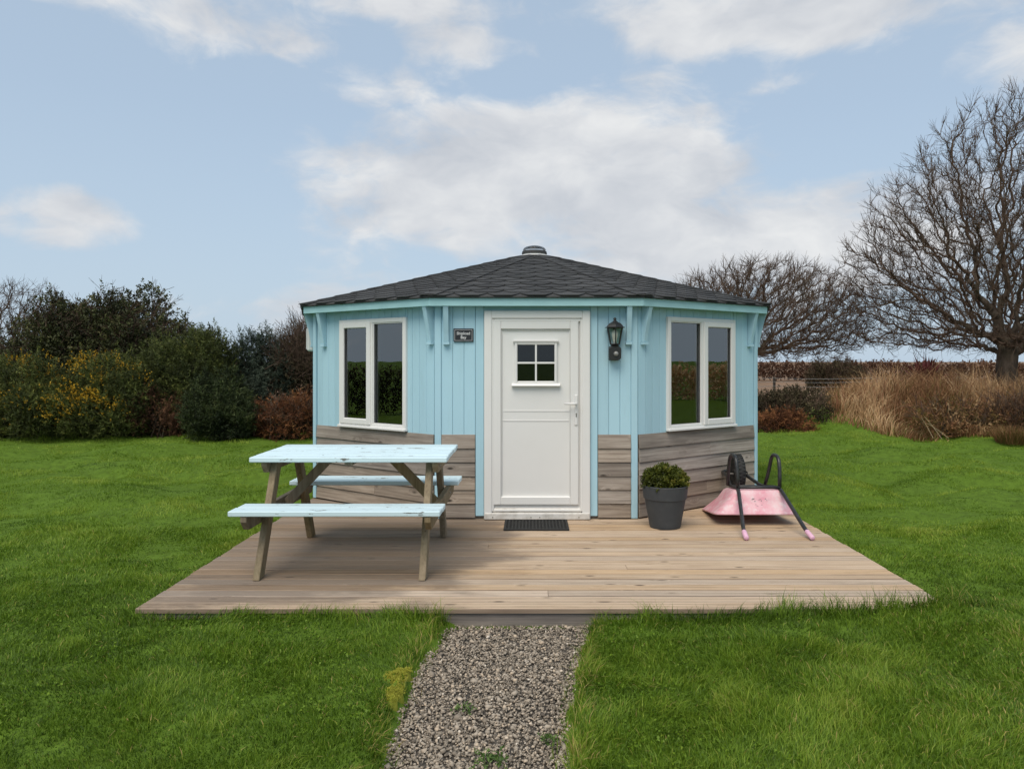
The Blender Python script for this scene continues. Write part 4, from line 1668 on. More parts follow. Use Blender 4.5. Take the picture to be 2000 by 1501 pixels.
def stems_mesh(lobes, base, n, rg, r=.018, top=.9):
    p, d, _ = lobes_points(lobes, n, rg, rough=.2, low=-.1)
    b = np.array(base) + rg.normal(0, 1, (n, 3)) * np.array([lobes[0][3] * .25, lobes[0][4] * .25, 0])
    parts = []
    prev = b
    for q in range(1, 5):
        t = q / 4 * top
        nx = b + (p - b) * t + np.array([0, 0, 1]) * (np.sin(t * np.pi) * .12 * (p[:, 2:3] - b[:, 2:3])) + rg.normal(0, .03, (n, 3))
        parts.append(tubes(prev, nx, np.full(n, r * (1.1 - .22 * (q - 1))), np.full(n, r * (1.1 - .22 * q)), 4))
        prev = nx
    return merge(parts)


def shrub(name, label, cat, lobes, nspr, mat, rg, slen=.2, K=12, nl=.05, nw=.006, group=None, upb=.5, leaf=False, stems=26, bare=0, flowers=0, tintb=.0, rough=.3, spikes=0, bare_len=.5):
    cx = float(np.mean([l[0] for l in lobes])); cy = float(np.mean([l[1] for l in lobes]))
    gz = float(ground_z(np.array([cx]), np.array([cy]))[0])
    root = empty(name, (cx, cy, gz), label, cat, group)
    loc = np.array([cx, cy, gz])
    knob = []
    for l in lobes:
        for q in range(4):
            dv = rand_dirs(1, rg)[0]
            dv[2] = abs(dv[2]) * 1.1 - .1
            k = rg.uniform(.22, .42)
            knob.append((l[0] + dv[0] * l[3] * .85, l[1] + dv[1] * l[4] * .85, l[2] + dv[2] * l[5] * .85, l[3] * k, l[4] * k, l[5] * k * 1.25))
    lobes = list(lobes) + knob
    p, d, nz = lobes_points(lobes, nspr, rg, inner=.38, rough=rough, low=-.95)
    ok = p[:, 2] > gz + .01
    p, d, nz = p[ok], d[ok], nz[ok]
    n = len(p)
    dirs = unit(d * .8 + np.array([0, 0, upb]) + rg.normal(0, .35, (n, 3)))
    clump = fbm(p[:, 0] * 2.6 + p[:, 2] * 2.1, p[:, 1] * 2.6 + p[:, 2] * 2.9, 31, 3)
    tint = np.clip(.10 + .95 * (clump - .22) + .22 * (nz - .5) + .16 * rg.normal(size=n) + tintb, 0, 1)
    parts = [sprigs(p - dirs * (slen * .5), dirs, slen * (.6 + .8 * rg.random(n)), K, nl, nw, rg, tint=tint, leaf=leaf)]
    if spikes:
        ps, ds_, _ = lobes_points(lobes, spikes, rg, rough=rough, low=.1)
        k = ds_[:, 2] > .25
        ps, ds_ = ps[k], ds_[k]
        dd = unit(ds_ * .5 + np.array([0, 0, 1.0]) + rg.normal(0, .22, (len(ps), 3)))
        parts.append(sprigs(ps - dd * .1, dd, .30 + .22 * rg.random(len(ps)), 34, nl * 1.1, nw, rg, tint=np.clip(.35 + .3 * rg.random(len(ps)), 0, 1)))
    V, F, T = merge(parts)
    o = link('foliage', np_mesh('foliage', V - loc, F, T), M[mat], root)
    sv = stems_mesh(lobes, (cx, cy, gz - .05), stems, rg)
    link('stems', np_mesh('stems', sv[0] - loc, sv[1]), M['stem'], root)
    if bare:
        pb, db, _ = lobes_points(lobes, bare * 2, rg, rough=rough, low=.05)
        kk = np.where(db[:, 2] > .30)[0][:bare]
        pb, db = pb[kk], db[kk]
        bare = len(kk)
        db = unit(db * .7 + np.array([0, 0, .7]) + rg.normal(0, .35, (bare, 3)))
        a = pb - db * .35
        L = bare_len * (.5 + rg.random(bare))
        m1 = a + db * (L * .55)[:, None]
        q = []
        rr = np.full(bare, .0075)
        q.append(tubes(a, m1, rr, rr * .8, 3))
        for _ in range(3):
            d2 = unit(db + rg.normal(0, .5, (bare, 3)))
            e = m1 + d2 * (L * (.3 + .35 * rg.random(bare)))[:, None]
            q.append(tubes(m1, e, rr * .7, rr * .35, 3))
            d3 = unit(d2 + rg.normal(0, .55, (bare, 3)))
            mm = m1 + (e - m1) * .5
            q.append(tubes(mm, mm + d3 * (L * .25)[:, None], rr * .5, rr * .3, 3))
        V, F, T = merge(q)
        link('bare_twigs', np_mesh('bare_twigs', V - loc, F), M['twig'], root)
    if flowers:
        pf, df, nzf = lobes_points(lobes, flowers * 5, rg, rough=rough, low=-.2)
        cl = fbm(pf[:, 0] * 2.3 + pf[:, 2] * 1.7, pf[:, 1] * 2.3 + pf[:, 2] * 2.3, 77, 3)
        k = np.argsort(-(cl + .42 * rg.random(len(cl)) - .10 * pf[:, 2]))[:flowers]
        k = k[pf[k, 2] > gz + .25]
        pf, df = pf[k], df[k]
        dd = unit(df + np.array([0, -.2, .5]) + rg.normal(0, .3, (len(pf), 3)))
        V, F, T = sprigs(pf + df * .05, dd, .13 * (.6 + .8 * rg.random(len(pf))), 7, .026, .013, rg, leaf=True, tvar=.6)
        link('flowers', np_mesh('flowers', V - loc, F, T), M['flower'], root)
    return root


# the shrub in the pot
rg = np.random.default_rng(3)
PS = empty('potted_shrub', (PPX, PPY, .34), 'rounded yellow-green evergreen shrub growing in the charcoal pot', 'shrub')
lob = [(0, 0, .07, .185, .185, .145), (-.08, -.03, .06, .13, .13, .125), (.09, -.02, .06, .125, .13, .12), (.0, .05, .08, .13, .12, .13)]
for q in range(22):
    dv = rand_dirs(1, rg)[0]
    dv[2] = abs(dv[2])
    lob.append((dv[0] * .165, dv[1] * .165, .065 + dv[2] * .125, .042, .042, .045))
p, d, nz = lobes_points(lob, 1500, rg, inner=.25, rough=.30, low=-.35)
dirs = unit(d * .9 + np.array([0, 0, .5]) + rg.normal(0, .25, p.shape))
tint = np.clip(.45 + .8 * (fbm(p[:, 0] * 14, p[:, 1] * 14 + p[:, 2] * 12, 4, 2) - .5) + .25 * p[:, 0] / .2 + .12 * rg.normal(size=len(p)), 0, 1)
V, F, T = sprigs(p - dirs * .02, dirs, .032 * (.7 + .6 * rg.random(len(p))), 12, .021, .0055, rg, tint=tint, leaf=True, spread=.8)
link('foliage', np_mesh('foliage', V, F, T), M['potleaf'], PS)
q = []
tp, td, _ = lobes_points(lob, 70, rg, rough=.1, low=0)
b0 = np.stack([rg.normal(0, .03, 70), rg.normal(0, .03, 70), np.zeros(70)], 1)
mm = b0 + (tp - b0) * .5 + np.array([0, 0, -.02])
q = [tubes(b0, mm, np.full(70, .004), np.full(70, .003), 4), tubes(mm, tp, np.full(70, .003), np.full(70, .0015), 4)]
V, F, T = merge(q)
link('stems', np_mesh('stems', V, F), M['stem'], PS)

# ------------------------------------------------------------------ left hedge line, plant by plant
def PXX(px, Y):
    return (px - PX) / FOC * Y


def PZ(py, Y):
    return EYE - (py - PY) / FOC * Y


rg = np.random.default_rng(42)
shrub('hawthorn_shrub', 'tall dark ivy-clad thorn shrub with bare twigs, highest of the left hedge', 'shrub',
      [(-11.0, 18.3, 1.15, 1.5, 1.2, 1.75), (-9.6, 18.2, 1.1, 1.6, 1.2, 1.70), (-8.6, 18.3, .9, 1.1, 1.1, 1.45), (-12.3, 18.4, .9, 1.0, 1.1, 1.5), (-10.3, 18.0, 1.9, 1.2, .9, 1.0)],
      11500, 'ivy', rg, slen=.22, K=13, nl=.060, nw=.016, leaf=True, stems=50, bare=1700, bare_len=.42, rough=.30, tintb=.10)
root = empty('bare_thorn_tree', (-13.1, 19.0, -.05), 'leafless twiggy thorn tree standing left of the dark thorn shrub', 'tree')
att = rand_dirs(900, rg) * (rg.random((900, 1)) ** .4) * np.array([1.3, 1.1, 1.25]) + np.array([-12.9, 19.0, 2.35])
nd, pr_ = colonize(att, [(-13.1, 19, -.05), (-13.1, 19, .4), (-13.05, 19, .8), (-13.0, 19, 1.1)], .12, 1.2, .16, 60, rg, (0, 0, .03), .3, 2500)
split_tree('bare_thorn_tree', root, nd, pr_, .02, .006, 2.3, 2, .35, rg)
shrub('gorse_bush', 'broad gorse bush thick with yellow flowers at the left edge of the lawn', 'shrub',
      [(-10.6, 15.5, .72, 1.0, .9, .95), (-9.9, 15.2, .65, .8, .8, .85), (-11.6, 15.7, .75, 1.0, .9, 1.0), (-10.3, 15.1, .28, 1.1, .6, .5), (-11.3, 15.1, .28, .9, .6, .5)],
      5600, 'gorse', rg, slen=.20, K=16, nl=.060, nw=.0065, flowers=1300, group='gorse bushes in flower', spikes=60)
shrub('gorse_bush', 'gorse bush with looser yellow flower sprays beside the rust-brown bracken', 'shrub',
      [(-8.75, 15.6, .80, .85, .8, .90), (-8.3, 15.3, .55, .6, .7, .70), (-9.1, 15.1, .45, .55, .6, .6), (-8.6, 15.1, .25, .8, .55, .45)],
      4600, 'gorse', rg, slen=.20, K=16, nl=.060, nw=.0065, flowers=900, group='gorse bushes in flower', spikes=50)
shrub('evergreen_shrub', 'bushy dark green gorse without flowers rising above red-brown bracken', 'shrub',
      [(-7.4, 16.3, 1.0, .85, .8, 1.15), (-6.9, 16.1, 1.15, .6, .7, .95), (-7.9, 16.2, .8, .6, .7, .9), (-7.4, 16.0, .35, 1.0, .6, .5)],
      5600, 'gorse', rg, slen=.24, K=16, nl=.065, nw=.007, tintb=-.06, spikes=110, rough=.36)
shrub('rounded_bush', 'dense dark green rounded bush bulging onto the lawn edge', 'shrub',
      [(-6.35, 15.3, .42, .72, .65, .74), (-5.95, 15.2, .32, .48, .55, .52)],
      3600, 'darkgreen', rg, slen=.16, K=14, nl=.055, nw=.0070, tintb=-.10, rough=.30, spikes=30)
shrub('grey_shrub', 'grey-green spiky shrub behind the rounded dark bush', 'shrub',
      [(-6.1, 17.0, 1.15, .75, .8, 1.05), (-5.7, 16.8, .9, .6, .7, .85), (-6.4, 16.9, .8, .5, .6, .9)],
      4200, 'greygreen', rg, slen=.22, K=15, nl=.060, nw=.0065, spikes=90, tintb=-.06)
shrub('twiggy_shrub', 'brownish half-bare shrub close to the left corner of the hut', 'shrub',
      [(-5.2, 17.1, 1.1, .65, .8, 1.10), (-4.7, 17.0, .85, .6, .7, .95), (-4.2, 17.3, 1.0, .6, .7, 1.05)],
      3000, 'brownleaf', rg, slen=.20, K=11, nl=.050, nw=.013, leaf=True, bare=1500, bare_len=.62, rough=.4)
shrub('dead_bracken', 'rust-orange dead bracken at the lawn edge by the left hut corner', 'bracken',
      [(-5.1, 15.6, .25, .65, .5, .52), (-4.55, 15.7, .30, .55, .5, .50), (-5.5, 15.7, .2, .3, .4, .35)],
      1500, 'bracken', rg, slen=.26, K=13, nl=.085, nw=.0055, upb=.35, stems=60, rough=.6, bare=160, bare_len=.4, group='dead bracken along the hedge')
shrub('dead_bracken', 'dark red-brown bracken stems between flowering gorse and rounded bush', 'bracken',
      [(-7.75, 15.5, .30, .45, .45, .58), (-7.2, 15.55, .25, .35, .4, .50)],
      1300, 'brackendark', rg, slen=.28, K=13, nl=.050, nw=.006, upb=.8, stems=40, rough=.45, group='dead bracken along the hedge')

# ------------------------------------------------------------------ right side trees and rough ground
rg = np.random.default_rng(77)
# big bare tree
n = 8200
a = rand_dirs(n * 3, rg) * (rg.random((n * 3, 1)) ** .38)
sup = (np.abs(a[:, 0]) ** 1.5 + np.abs(a[:, 1]) ** 1.5 + np.abs(a[:, 2]) ** 1.5)
a = a[(sup < 1.0)]
att = a * np.array([5.3, 3.6, 5.9]) + np.array([13.3, 20.6, 3.2])
lowcut = 1.55 + .16 * np.abs(att[:, 0] - 13.0) * .25 + .3 * rg.random(len(att))
att = att[att[:, 2] > lowcut][:n]
TREE = empty('bare_tree', (13.0, 20.6, .2), 'tall spreading leafless tree with thick trunk at the right edge', 'tree')
start = [(13.0, 20.6, .15), (12.99, 20.6, .6), (12.97, 20.6, 1.0), (12.97, 20.6, 1.35), (12.99, 20.6, 1.7)]
nd, pr_ = colonize(att, start, .16, 1.5, .262, 120, rg, (-.02, 0, .06), .34, 9500)
split_tree('bare_tree', TREE, nd, pr_, .045, .0072, 2.05, 3, .44, rg, up=.40, tw_r=.0058)
# second tree behind the hut
n = 3700
a = rand_dirs(n * 2, rg) * (rg.random((n * 2, 1)) ** .36)
att = a * np.array([3.35, 2.3, 1.95]) + np.array([7.15, 23.2, 2.70])
att = att[(att[:, 2] > 1.50 + .9 * rg.random(len(att)) ** 2 * sstep(att[:, 0], 6.5, 9.0) + .1 * rg.random(len(att)))][:n]
TREE2 = empty('windswept_tree', (6.25, 23.2, .2), 'low dome-shaped leafless tree showing behind the hut roof', 'tree')
start = [(6.25, 23.2, .1), (6.3, 23.2, .5), (6.38, 23.2, .9), (6.45, 23.2, 1.25)]
nd, pr_ = colonize(att, start, .155, 1.4, .23, 90, rg, (.03, 0, .03), .32, 7000)
split_tree('windswept_tree', TREE2, nd, pr_, .04, .0075, 2.1, 4, .40, rg, up=.40, tw_r=.0062)

shrub('round_bush', 'small rounded brown-green bush between the two bare trees', 'shrub',
      [(11.5, 28.5, .55, .95, .9, 1.10), (12.2, 28.6, .45, .7, .8, .80)], 1800, 'brownleaf', rg, slen=.22, K=10, nl=.07, nw=.016, leaf=True, bare=350, tintb=.08)
shrub('bramble_bush', 'dark tangled bramble bush low beside the right hut corner', 'shrub',
      [(5.5, 17.3, .28, .75, .6, .58), (6.2, 17.2, .30, .70, .6, .55), (4.9, 17.5, .25, .6, .6, .55)], 2600, 'brownleaf', rg, slen=.2, K=12, nl=.05, nw=.012, leaf=True, bare=350, bare_len=.35)
shrub('dead_bracken', 'orange dead bracken low on the lawn edge right of the hut', 'bracken',
      [(5.05, 16.3, .08, .60, .4, .36), (5.65, 16.35, .08, .45, .4, .30)], 1100, 'bracken', rg, slen=.22, K=14, nl=.055, nw=.007, upb=.2, stems=16, rough=.4, group='dead bracken along the hedge')

shrub('low_bush', 'olive-brown low bush half buried in the dry grass bank', 'shrub',
      [(8.5, 15.7, .26, .60, .5, .48), (9.1, 15.6, .20, .5, .5, .38)], 700, 'dry', rg, slen=.24, K=11, nl=.06, nw=.009, rough=.5, tintb=-.10, bare=60, bare_len=.45)
shrub('low_bush', 'brown leafless low bush tangled in the dry grass at the right edge', 'shrub',
      [(10.0, 15.4, .30, .62, .5, .58), (10.6, 15.3, .28, .6, .5, .56)], 520, 'brackendark', rg, slen=.26, K=11, nl=.05, nw=.008, rough=.5, bare=160, bare_len=.50)

# red sword-leaved plant
def sword_plant(name, label, cat, loc, n, L, mat, rg, w=.022):
    root = empty(name, loc, label, cat)
    d = unit(np.stack([rg.normal(0, .55, n), rg.normal(0, .55, n), .45 + rg.random(n)], 1))
    ll = L * (.6 + .5 * rg.random(n))
    side = unit(np.cross(d, np.array([0, 0, 1.0]) + rg.normal(0, .2, (n, 3)))) * w
    b = np.zeros((n, 3))
    m1 = d * (ll * .55)[:, None]
    e = d * ll[:, None] + np.array([0, 0, -1]) * (ll * .16 * rg.random(n))[:, None]
    V = np.stack([b - side * .7, b + side * .7, m1 + side, m1 - side, e], 1).reshape(-1, 3)
    i = np.arange(n) * 5
    F = np.concatenate([np.stack([i, i + 1, i + 2], 1), np.stack([i, i + 2, i + 3], 1), np.stack([i + 3, i + 2, i + 4], 1)])
    link('leaves', np_mesh('leaves', V, F, np.repeat(rg.random(n), 5)), M[mat], root)
    return root


sp = sword_plant('sword_leaf_plant', 'dark red plant with spiky sword leaves above the dry grass', 'plant', (10.25, 19.6, .78), 120, 1.05, 'redleaf', rg, .034)
MB().tube([(0, 0, -.5), (.02, 0, -.1), (0, 0, .08)], [.06, .05, .04], 8).build('stem', M['stem'], sp)


def blade_mesh(x, y, z, h, w, lean, tint, rg, segs=2, curl=.5):
    """bent grass blades; lean is (N,2) horizontal offset of the tip relative to height"""
    N = len(x)
    base = np.stack([x, y, z], 1)
    th = rg.random(N) * np.pi * 2
    sd = np.stack([np.cos(th), np.sin(th), np.zeros(N)], 1) * (w * .5)[:, None]
    ln = np.concatenate([lean, np.zeros((N, 1))], 1) * h[:, None]
    up = np.array([0, 0, 1.0])
    tip = base + ln + up * (h * np.sqrt(np.clip(1 - .35 * (lean ** 2).sum(1), .2, 1)))[:, None]
    tl = np.clip(tint, 0, 1)
    if segs == 2:
        m = base + ln * .33 + up * (h * .58)[:, None]
        V = np.stack([base - sd, base + sd, m + sd * .75, m - sd * .75, tip], 1).reshape(-1, 3)
        i = np.arange(N) * 5
        F = np.concatenate([np.stack([i, i + 1, i + 2], 1), np.stack([i, i + 2, i + 3], 1), np.stack([i + 3, i + 2, i + 4], 1)])
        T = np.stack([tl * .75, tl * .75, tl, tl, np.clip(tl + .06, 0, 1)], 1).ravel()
    else:
        V = np.stack([base - sd, base + sd, tip], 1).reshape(-1, 3)
        i = np.arange(N) * 3
        F = np.stack([i, i + 1, i + 2], 1)
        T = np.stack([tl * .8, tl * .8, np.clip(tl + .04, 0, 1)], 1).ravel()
    return V, F, T


# tall dry grass on the bank
def dry_grass():
    rg = np.random.default_rng(5)
    N = 46000
    x = rg.uniform(5.6, 19, N * 2)
    y = rg.uniform(13.2, 21.5, N * 2)
    edge = 15.9 - .16 * np.maximum(x - 6, 0) - .9 * sstep(x, 12, 17) + .55 * (fbm(x * 1.3, x * 0 + 3, 8, 3) - .5) * 2
    edge = edge + 1.2 * (1 - sstep(x, 6.2, 7.4))
    dn = y - edge
    k = (dn > 0) & (rg.random(N * 2) < (.25 + .75 * np.exp(-dn / 1.8)))
    k &= x > .395 * y + .5 * (fbm(y * .9, x * .9, 23, 2) - .5)
    x, y, dn = x[k][:N], y[k][:N], dn[k][:N]
    n = len(x)
    z = ground_z(x, y) - .02
    cl = fbm(x * 1.6, y * 1.6, 14, 3)
    h = (.26 + .56 * sstep(dn, .0, 1.5)) * (.45 + .75 * rg.random(n)) * (.45 + 1.15 * cl) * (.62 + .38 * sstep(x - .395 * y, 0, 1.6))
    cl2 = fbm(x * .8 + 40, y * .8, 15, 3)
    tint = .62 + .55 * (cl2 - .5) * 2 * .6 + .14 * rg.normal(size=n)
    dark = fbm(x * 1.1 + 7, y * 1.1, 19, 2)
    tint = np.where(dark > .58, tint - .42, tint)
    tint = np.where((dn < .35) & (rg.random(n) < .5), tint * .45, tint)
    lean = rg.normal(0, .42, (n, 2)) + (np.stack([fbm(x * 1.4, y * 1.4, 50, 2), fbm(x * 1.4, y * 1.4, 60, 2)], 1) - .5) * 1.5 + np.array([-.08, 0])
    V, F, T = blade_mesh(x, y, z, h, .010 + .012 * rg.random(n), lean, tint, rg, 2)
    o = link('dry_grass', np_mesh('dry_grass', V, F, T), M['dry'])
    prop(o, 'tall straw-coloured dry grass on the bank beneath the bare tree', None, None, 'stuff')


dry_grass()


def tuft(name, label, cat, x, y, n, h, mat, rg, rad, w=.008, tint0=.4, group=None):
    z = float(ground_z(np.array([x]), np.array([y]))[0])
    root = empty(name, (x, y, z), label, cat, group)
    a = rg.random(n) * 2 * np.pi
    r = rad * np.sqrt(rg.random(n))
    X, Y = r * np.cos(a), r * np.sin(a)
    lean = np.stack([X, Y], 1) / rad * .75 + rg.normal(0, .3, (n, 2))
    V, F, T = blade_mesh(X, Y, np.zeros(n) - .01, h * (.5 + .7 * rg.random(n)), np.full(n, w), lean, tint0 + .2 * rg.normal(size=n), rg, 2)
    link('blades', np_mesh('blades', V, F, T), M[mat], root)
    return root


rg = np.random.default_rng(90)
tuft('grass_tussock', 'low brown-green grass tussock standing out on the lawn below the bank', 'grass tussock', 9.05, 14.2, 900, .34, 'dry', rg, .27, .010, .12)

# dry stalks crossing in the bank
STK = empty('dry_stalk', (8.05, 14.75, 0), 'pale broken dry stalks leaning out of the bank grass', 'stalks')
for a, b in (((-.2, 0, .02), (-.38, .1, .42)), ((-.05, -.05, .0), (-.32, .1, .44)), ((.1, 0, .02), (-.25, .12, .30))):
    MB().tube([a, tuple((p + q) / 2 + .01 for p, q in zip(a, b)), b], [.005, .0045, .003], 5).build('stalk', M['stalk'], STK)

# wire fence in the field
FN = empty('wire_fence', (8.3, 24.5, 0), 'low wire fence with pale tapes across the dry field', 'fence')
fx = [-3.2, -.4, 2.6, 5.6]
for k, x in enumerate(fx):
    MB().box((x - .035, -.035, -.1), (x + .035, .035, 1.02), .006).build('post', M['post'], FN)
for z in (.98, .86, .72):
    pts = []
    for k in range(len(fx) - 1):
        for q in range(6):
            t = q / 6
            pts.append((fx[k] + (fx[k + 1] - fx[k]) * t, -.045, z - .03 * math.sin(math.pi * t)))
    pts.append((fx[-1], -.045, z))
    MB().tube(pts, .007, 5).build('strand', M['wire'], FN)

# far hedges, one dark mass on the skyline
def hedge_strip(name, label, x0, x1, y, h, n, mat, rg, dy=.8, nl=.16, nw=.05, slen=.4, curve=None, toff=0.0):
    t = rg.random(n)
    x = x0 + (x1 - x0) * t
    hh = h * (.72 + .5 * fbm(x * .35, x * 0 + y, 3, 4)) if abs(x1 - x0) > 0 else h
    yy = y if curve is None else curve(t)
    u = rg.random(n) ** .85
    p = np.stack([x, yy + rg.normal(0, dy, n) * (1 - .5 * u), u * hh - .1], 1)
    d = unit(rg.normal(0, .5, (n, 3)) + np.array([0, 0, .7]))
    tint = np.clip(toff + .15 + .7 * (fbm(x * .9, p[:, 2] * 2.0 + y, 6, 3)) * u + .1 * rg.normal(size=n), 0, 1)
    V, F, T = sprigs(p, d, np.full(n, slen), 7, nl, nw, rg, tint=tint, leaf=True)
    o = link(name, np_mesh(name, V, F, T), M[mat])
    prop(o, label, None, None, 'stuff')
    return o


rg = np.random.default_rng(66)
hedge_strip('far_hedge', 'dark low hedge along the skyline beyond the dry field', -70, 90, 62.0, 1.36, 17000, 'brackendark', rg, 1.2, .16, .05, .5)
# growth that carries the garden on to either side, seen mirrored in the windows
hedge_strip('side_hedge', 'dark hedge closing the garden on its left side', 0, 0, 4, 1.30, 13000, 'brownleaf', rg, .3, .07, .018, .26, curve=lambda t: -9 + 26 * t)
o = bpy.data.objects['side_hedge']
o.location = (-16.5, 0, 0)
hedge_strip('side_thicket', 'dry brown thicket closing the garden on its right side', 0, 0, 4, 1.30, 7500, 'dry', rg, .4, .12, .03, .35, toff=.8, curve=lambda t: -9 + 36 * t)
o = bpy.data.objects['side_thicket']
o.location = (25.0, 0, 0)

# ------------------------------------------------------------------ lawn blades
MOSS = ((-.660, 3.74, .062, .12), (-.640, 3.56, .040, .09))


def lawn():
    rg = np.random.default_rng(2)
    out = []
    zones = [(2.75, 4.2, 19000, 1, 2), (4.2, 5.4, 11500, 1.1, 2), (5.4, 7.4, 5600, 1.5, 2), (7.4, 10.5, 2600, 2.1, 1), (10.5, 16.8, 1100, 3.0, 1)]
    for (ya, yb, dens, ws, segs) in zones:
        xa, xb = -1060 / FOC * yb - .3, 990 / FOC * yb + .3
        N = int((yb - ya) * (xb - xa) * dens)
        x = rg.uniform(xa, xb, N)
        y = rg.uniform(ya, yb, N)
        k = (x > -1075 / FOC * y - .15) & (x < 1000 / FOC * y + .15)
        ind = np.minimum(np.minimum(x - DX0, DX1 - x), np.minimum(y - DY0, 13.0 - y))
        k &= ind < -.004
        ip = in_path(x, y)
        k &= (ip < -.0) | ((ip < .07) & (rg.random(N) < .12))
        k &= ~((y < 4.64) & (ip > .07))
        for (mx, my, mrx, mry) in MOSS:
            k &= ((x - mx) / mrx) ** 2 + ((y - my) / mry) ** 2 > 1.0
        bare = np.exp(-((x - 3.75) / .22) ** 2 - ((y - 8.5) / .12) ** 2)
        k &= rg.random(N) > bare * .9
        x, y, ind, ip = x[k], y[k], ind[k], ip[k]
        n = len(x)
        cl = fbm(x * 2.3, y * 2.3, 12, 3)
        cl2 = fbm(x * .7 + 9, y * .9, 13, 3)
        cl3 = fbm(x * 6.5, y * 6.5, 17, 2)
        # length: shaggy near the deck front and the path, mown further off
        near = 1 - sstep(y, 4.6, 7.5)
        h = .022 + .010 * near + .050 * near * (cl - .42) + .045 * near * (cl3 - .45) + .10 * (1 - near) * (cl - .4)
        fr = sstep(ind, -.22, -.02) * (y < 4.75)
        right = fr * sstep(x, .35, .7)
        h = h + .022 * fr + .050 * right * (.45 + cl3) + .03 * fr * sstep(x, 1.4, 2.4)
        lefttuft = fr * np.exp(-((x + .62) / .22) ** 2)
        h = h + .055 * lefttuft
        pe = sstep(ip, -.14, -.01) * (y < 4.64)
        h = h + .018 * pe
        h = h * (1 - .7 * np.exp(-((x - 4.63) / .2) ** 2 - ((y - 9.05) / .28) ** 2))
        h = np.clip(h, .010, .2) * (.45 + .95 * rg.random(n) ** 1.3)
        w = (.0026 + .0020 * rg.random(n)) * ws
        ph = fbm(x * 1.5, y * 1.5, 33, 2)
        lean = rg.normal(0, .48, (n, 2)) + (np.stack([fbm(x * 3.3, y * 3.3, 41, 3), fbm(x * 3.3, y * 3.3, 43, 3)], 1) - .5) * 2.4
        band = fbm(x * .8 + 3, y * 1.9, 57, 3)
        far = sstep(y, 5.0, 8.0)
        tint = .36 + .22 * far + .30 * (cl2 - .5) + (.52 + .25 * far) * (cl - .5) + .50 * (cl3 - .5) * (1 - .5 * far) + .95 * far * (band - .5) + (.15 - .08 * far) * rg.normal(size=n)
        straw = (rg.random(n) < .020 * (1 - far) + .12 * sstep(x, .9, 3.0) * (y < 5) * sstep(cl2, .35, .65) + .22 * pe)
        tint = np.where(straw, rg.uniform(.86, 1.0, n), np.clip(tint, .02, .84))
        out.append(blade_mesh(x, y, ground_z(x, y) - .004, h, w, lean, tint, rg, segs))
    # clover and plantain leaves scattered in the turf
    n = 15000
    y = 2.8 + 5.2 * rg.random(n) ** 1.5
    x = rg.uniform(-1, 1, n) * (.76 * y)
    k = (fbm(x * 1.7 + 11, y * 1.7, 91, 3) > .50) & ((in_path(x, y) < -.02) | (y > 4.66))
    k &= np.minimum(np.minimum(x - DX0, DX1 - x), np.minimum(y - DY0, 13.0 - y)) < -.02
    x, y = x[k], y[k]
    n = len(x)
    p = np.stack([x, y, ground_z(x, y) + .012 + .014 * rg.random(n)], 1)
    d = unit(rg.normal(0, .5, (n, 3)) + np.array([0, 0, 1.0]))
    out.append(sprigs(p, d, np.full(n, .004), 3, .012, .0050, rg, spread=1.0, tint=.30 + .25 * rg.random(n), tvar=.2, leaf=True))
    V, F, T = merge(out)
    o = link('lawn_grass', np_mesh('lawn_grass', V, F, T), M['grass'])
    prop(o, 'short thick green grass covering the lawn around the deck', None, None, 'stuff')
    print('lawn tris', len(F))


lawn()

# ------------------------------------------------------------------ gravel stones
def gravel():
    rg = np.random.default_rng(8)
    bm = bmesh.new()
    bmesh.ops.create_icosphere(bm, subdivisions=1, radius=1.0)
    bv = np.array([v.co[:] for v in bm.verts])
    bf = np.array([[v.index for v in f.verts] for f in bm.faces])
    bm.free()
    N = 22000
    y = rg.uniform(1.9, 4.64, N)
    l, r = path_lr(y)
    x = l - .03 + (r - l + .06) * rg.random(N)
    size = .0057 * np.exp(rg.normal(0, .36, N))
    size = np.clip(size, .004, .020)
    z = -.116 + rg.random(N) * .016
    sc = np.stack([size * rg.uniform(.8, 1.5, N), size * rg.uniform(.7, 1.2, N), size * rg.uniform(.45, .85, N)], 1)
    A = rg.normal(size=(N, 3, 3))
    Q = np.linalg.qr(A)[0]
    J = 1 + rg.normal(0, .17, (N, len(bv), 1))
    P = (bv[None] * J) * sc[:, None, :]
    P = np.einsum('nij,nkj->nki', Q, P) * np.array([1, 1, .8])
    V = (P + np.stack([x, y, z], 1)[:, None, :]).reshape(-1, 3)
    F = (np.arange(N)[:, None, None] * len(bv) + bf[None]).reshape(-1, 3)
    t = np.clip(rg.normal(.42, .22, N), 0, .9)
    k = rg.random(N)
    t = np.where(k < .05, rg.uniform(.85, 1, N), t)
    o = link('gravel', np_mesh('gravel', V, F, np.repeat(t, len(bv))), M['pebble'])
    prop(o, 'grey and brown gravel stones covering the path', None, None, 'stuff')


gravel()


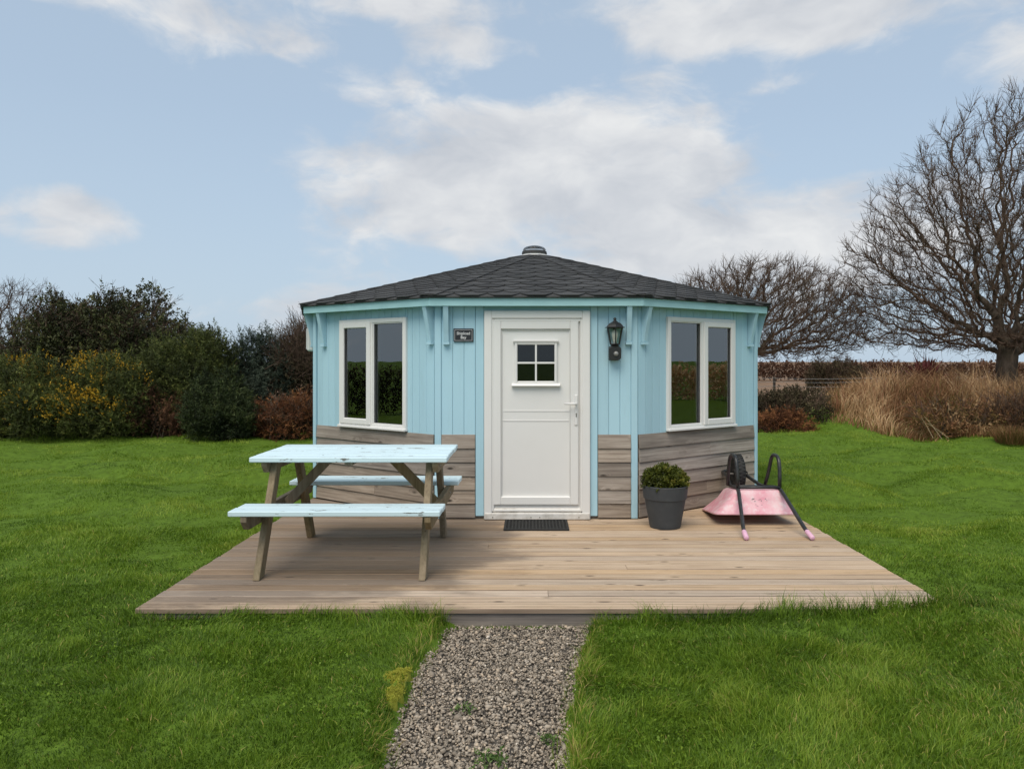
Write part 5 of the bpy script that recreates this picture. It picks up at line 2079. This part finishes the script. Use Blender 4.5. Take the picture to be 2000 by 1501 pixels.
def moss_patch():
    rg = np.random.default_rng(15)
    parts = []
    for (cx, cy, rx, ry) in MOSS:
        nr, na = 9, 28
        V = [(cx, cy, 0)]
        for i in range(1, nr + 1):
            for k in range(na):
                a = 2 * math.pi * k / na
                q = 1 + .28 * math.sin(a * 3 + cx * 40) + .16 * math.sin(a * 7 + cy * 9)
                V.append((cx + rx * q * i / nr * math.cos(a), cy + ry * q * i / nr * math.sin(a), i / nr))
        V = np.array(V)
        t = V[:, 2].copy()
        V[:, 2] = -.072 + .045 * np.sqrt(np.clip(1 - t ** 2, 0, 1)) * (.55 + .8 * fbm(V[:, 0] * 45, V[:, 1] * 45, 3, 2)) - .03 * (t > .95)
        F = [(0, 1 + k, 1 + (k + 1) % na) for k in range(na)]
        for i in range(nr - 1):
            for k in range(na):
                a0, a1 = 1 + i * na + k, 1 + i * na + (k + 1) % na
                F += [(a0, a0 + na, a1 + na), (a0, a1 + na, a1)]
        parts.append((V, np.array(F), np.full(len(V), .35)))
        n = int(900000 * rx * ry)
        j = rg.integers(0, len(V), n)
        p = V[j] + rg.normal(0, .006, (n, 3)) * np.array([1, 1, .15])
        parts.append(blade_mesh(p[:, 0], p[:, 1], p[:, 2] - .002, .005 + .008 * rg.random(n), np.full(n, .0035), rg.normal(0, .6, (n, 2)), np.clip(.5 + .3 * rg.normal(size=n), 0, 1), rg, 1))
    V, F, T = merge(parts)
    o = link('moss', np_mesh('moss', V, F, T), M['moss'])
    prop(o, 'yellow-green moss cushion along the left edge of the gravel path', None, None, 'stuff')


moss_patch()


def weed(label, x, y, n, size, rg):
    root = empty('weed_plant', (x, y, -.11), label, 'weed')
    p = np.stack([rg.normal(0, size * .45, n), rg.normal(0, size * .45, n), rg.random(n) * size * .5], 1)
    d = unit(np.stack([p[:, 0], p[:, 1], np.full(n, size * .8)], 1) + rg.normal(0, size * .3, (n, 3)))
    V, F, T = sprigs(p, d, np.full(n, size * .4), 7, size * .26, size * .07, rg, leaf=True, tvar=.5)
    link('leaves', np_mesh('leaves', V, F, T), M['weed'], root)


rg = np.random.default_rng(12)
weed('tiny feathery weed growing in the middle of the gravel path', -.305, 3.50, 20, .048, rg)
weed('leafy green weed at the near end of the gravel path', -.155, 3.04, 34, .062, rg)
weed('small weed in the gravel by the right grass edge', .085, 3.20, 24, .050, rg)
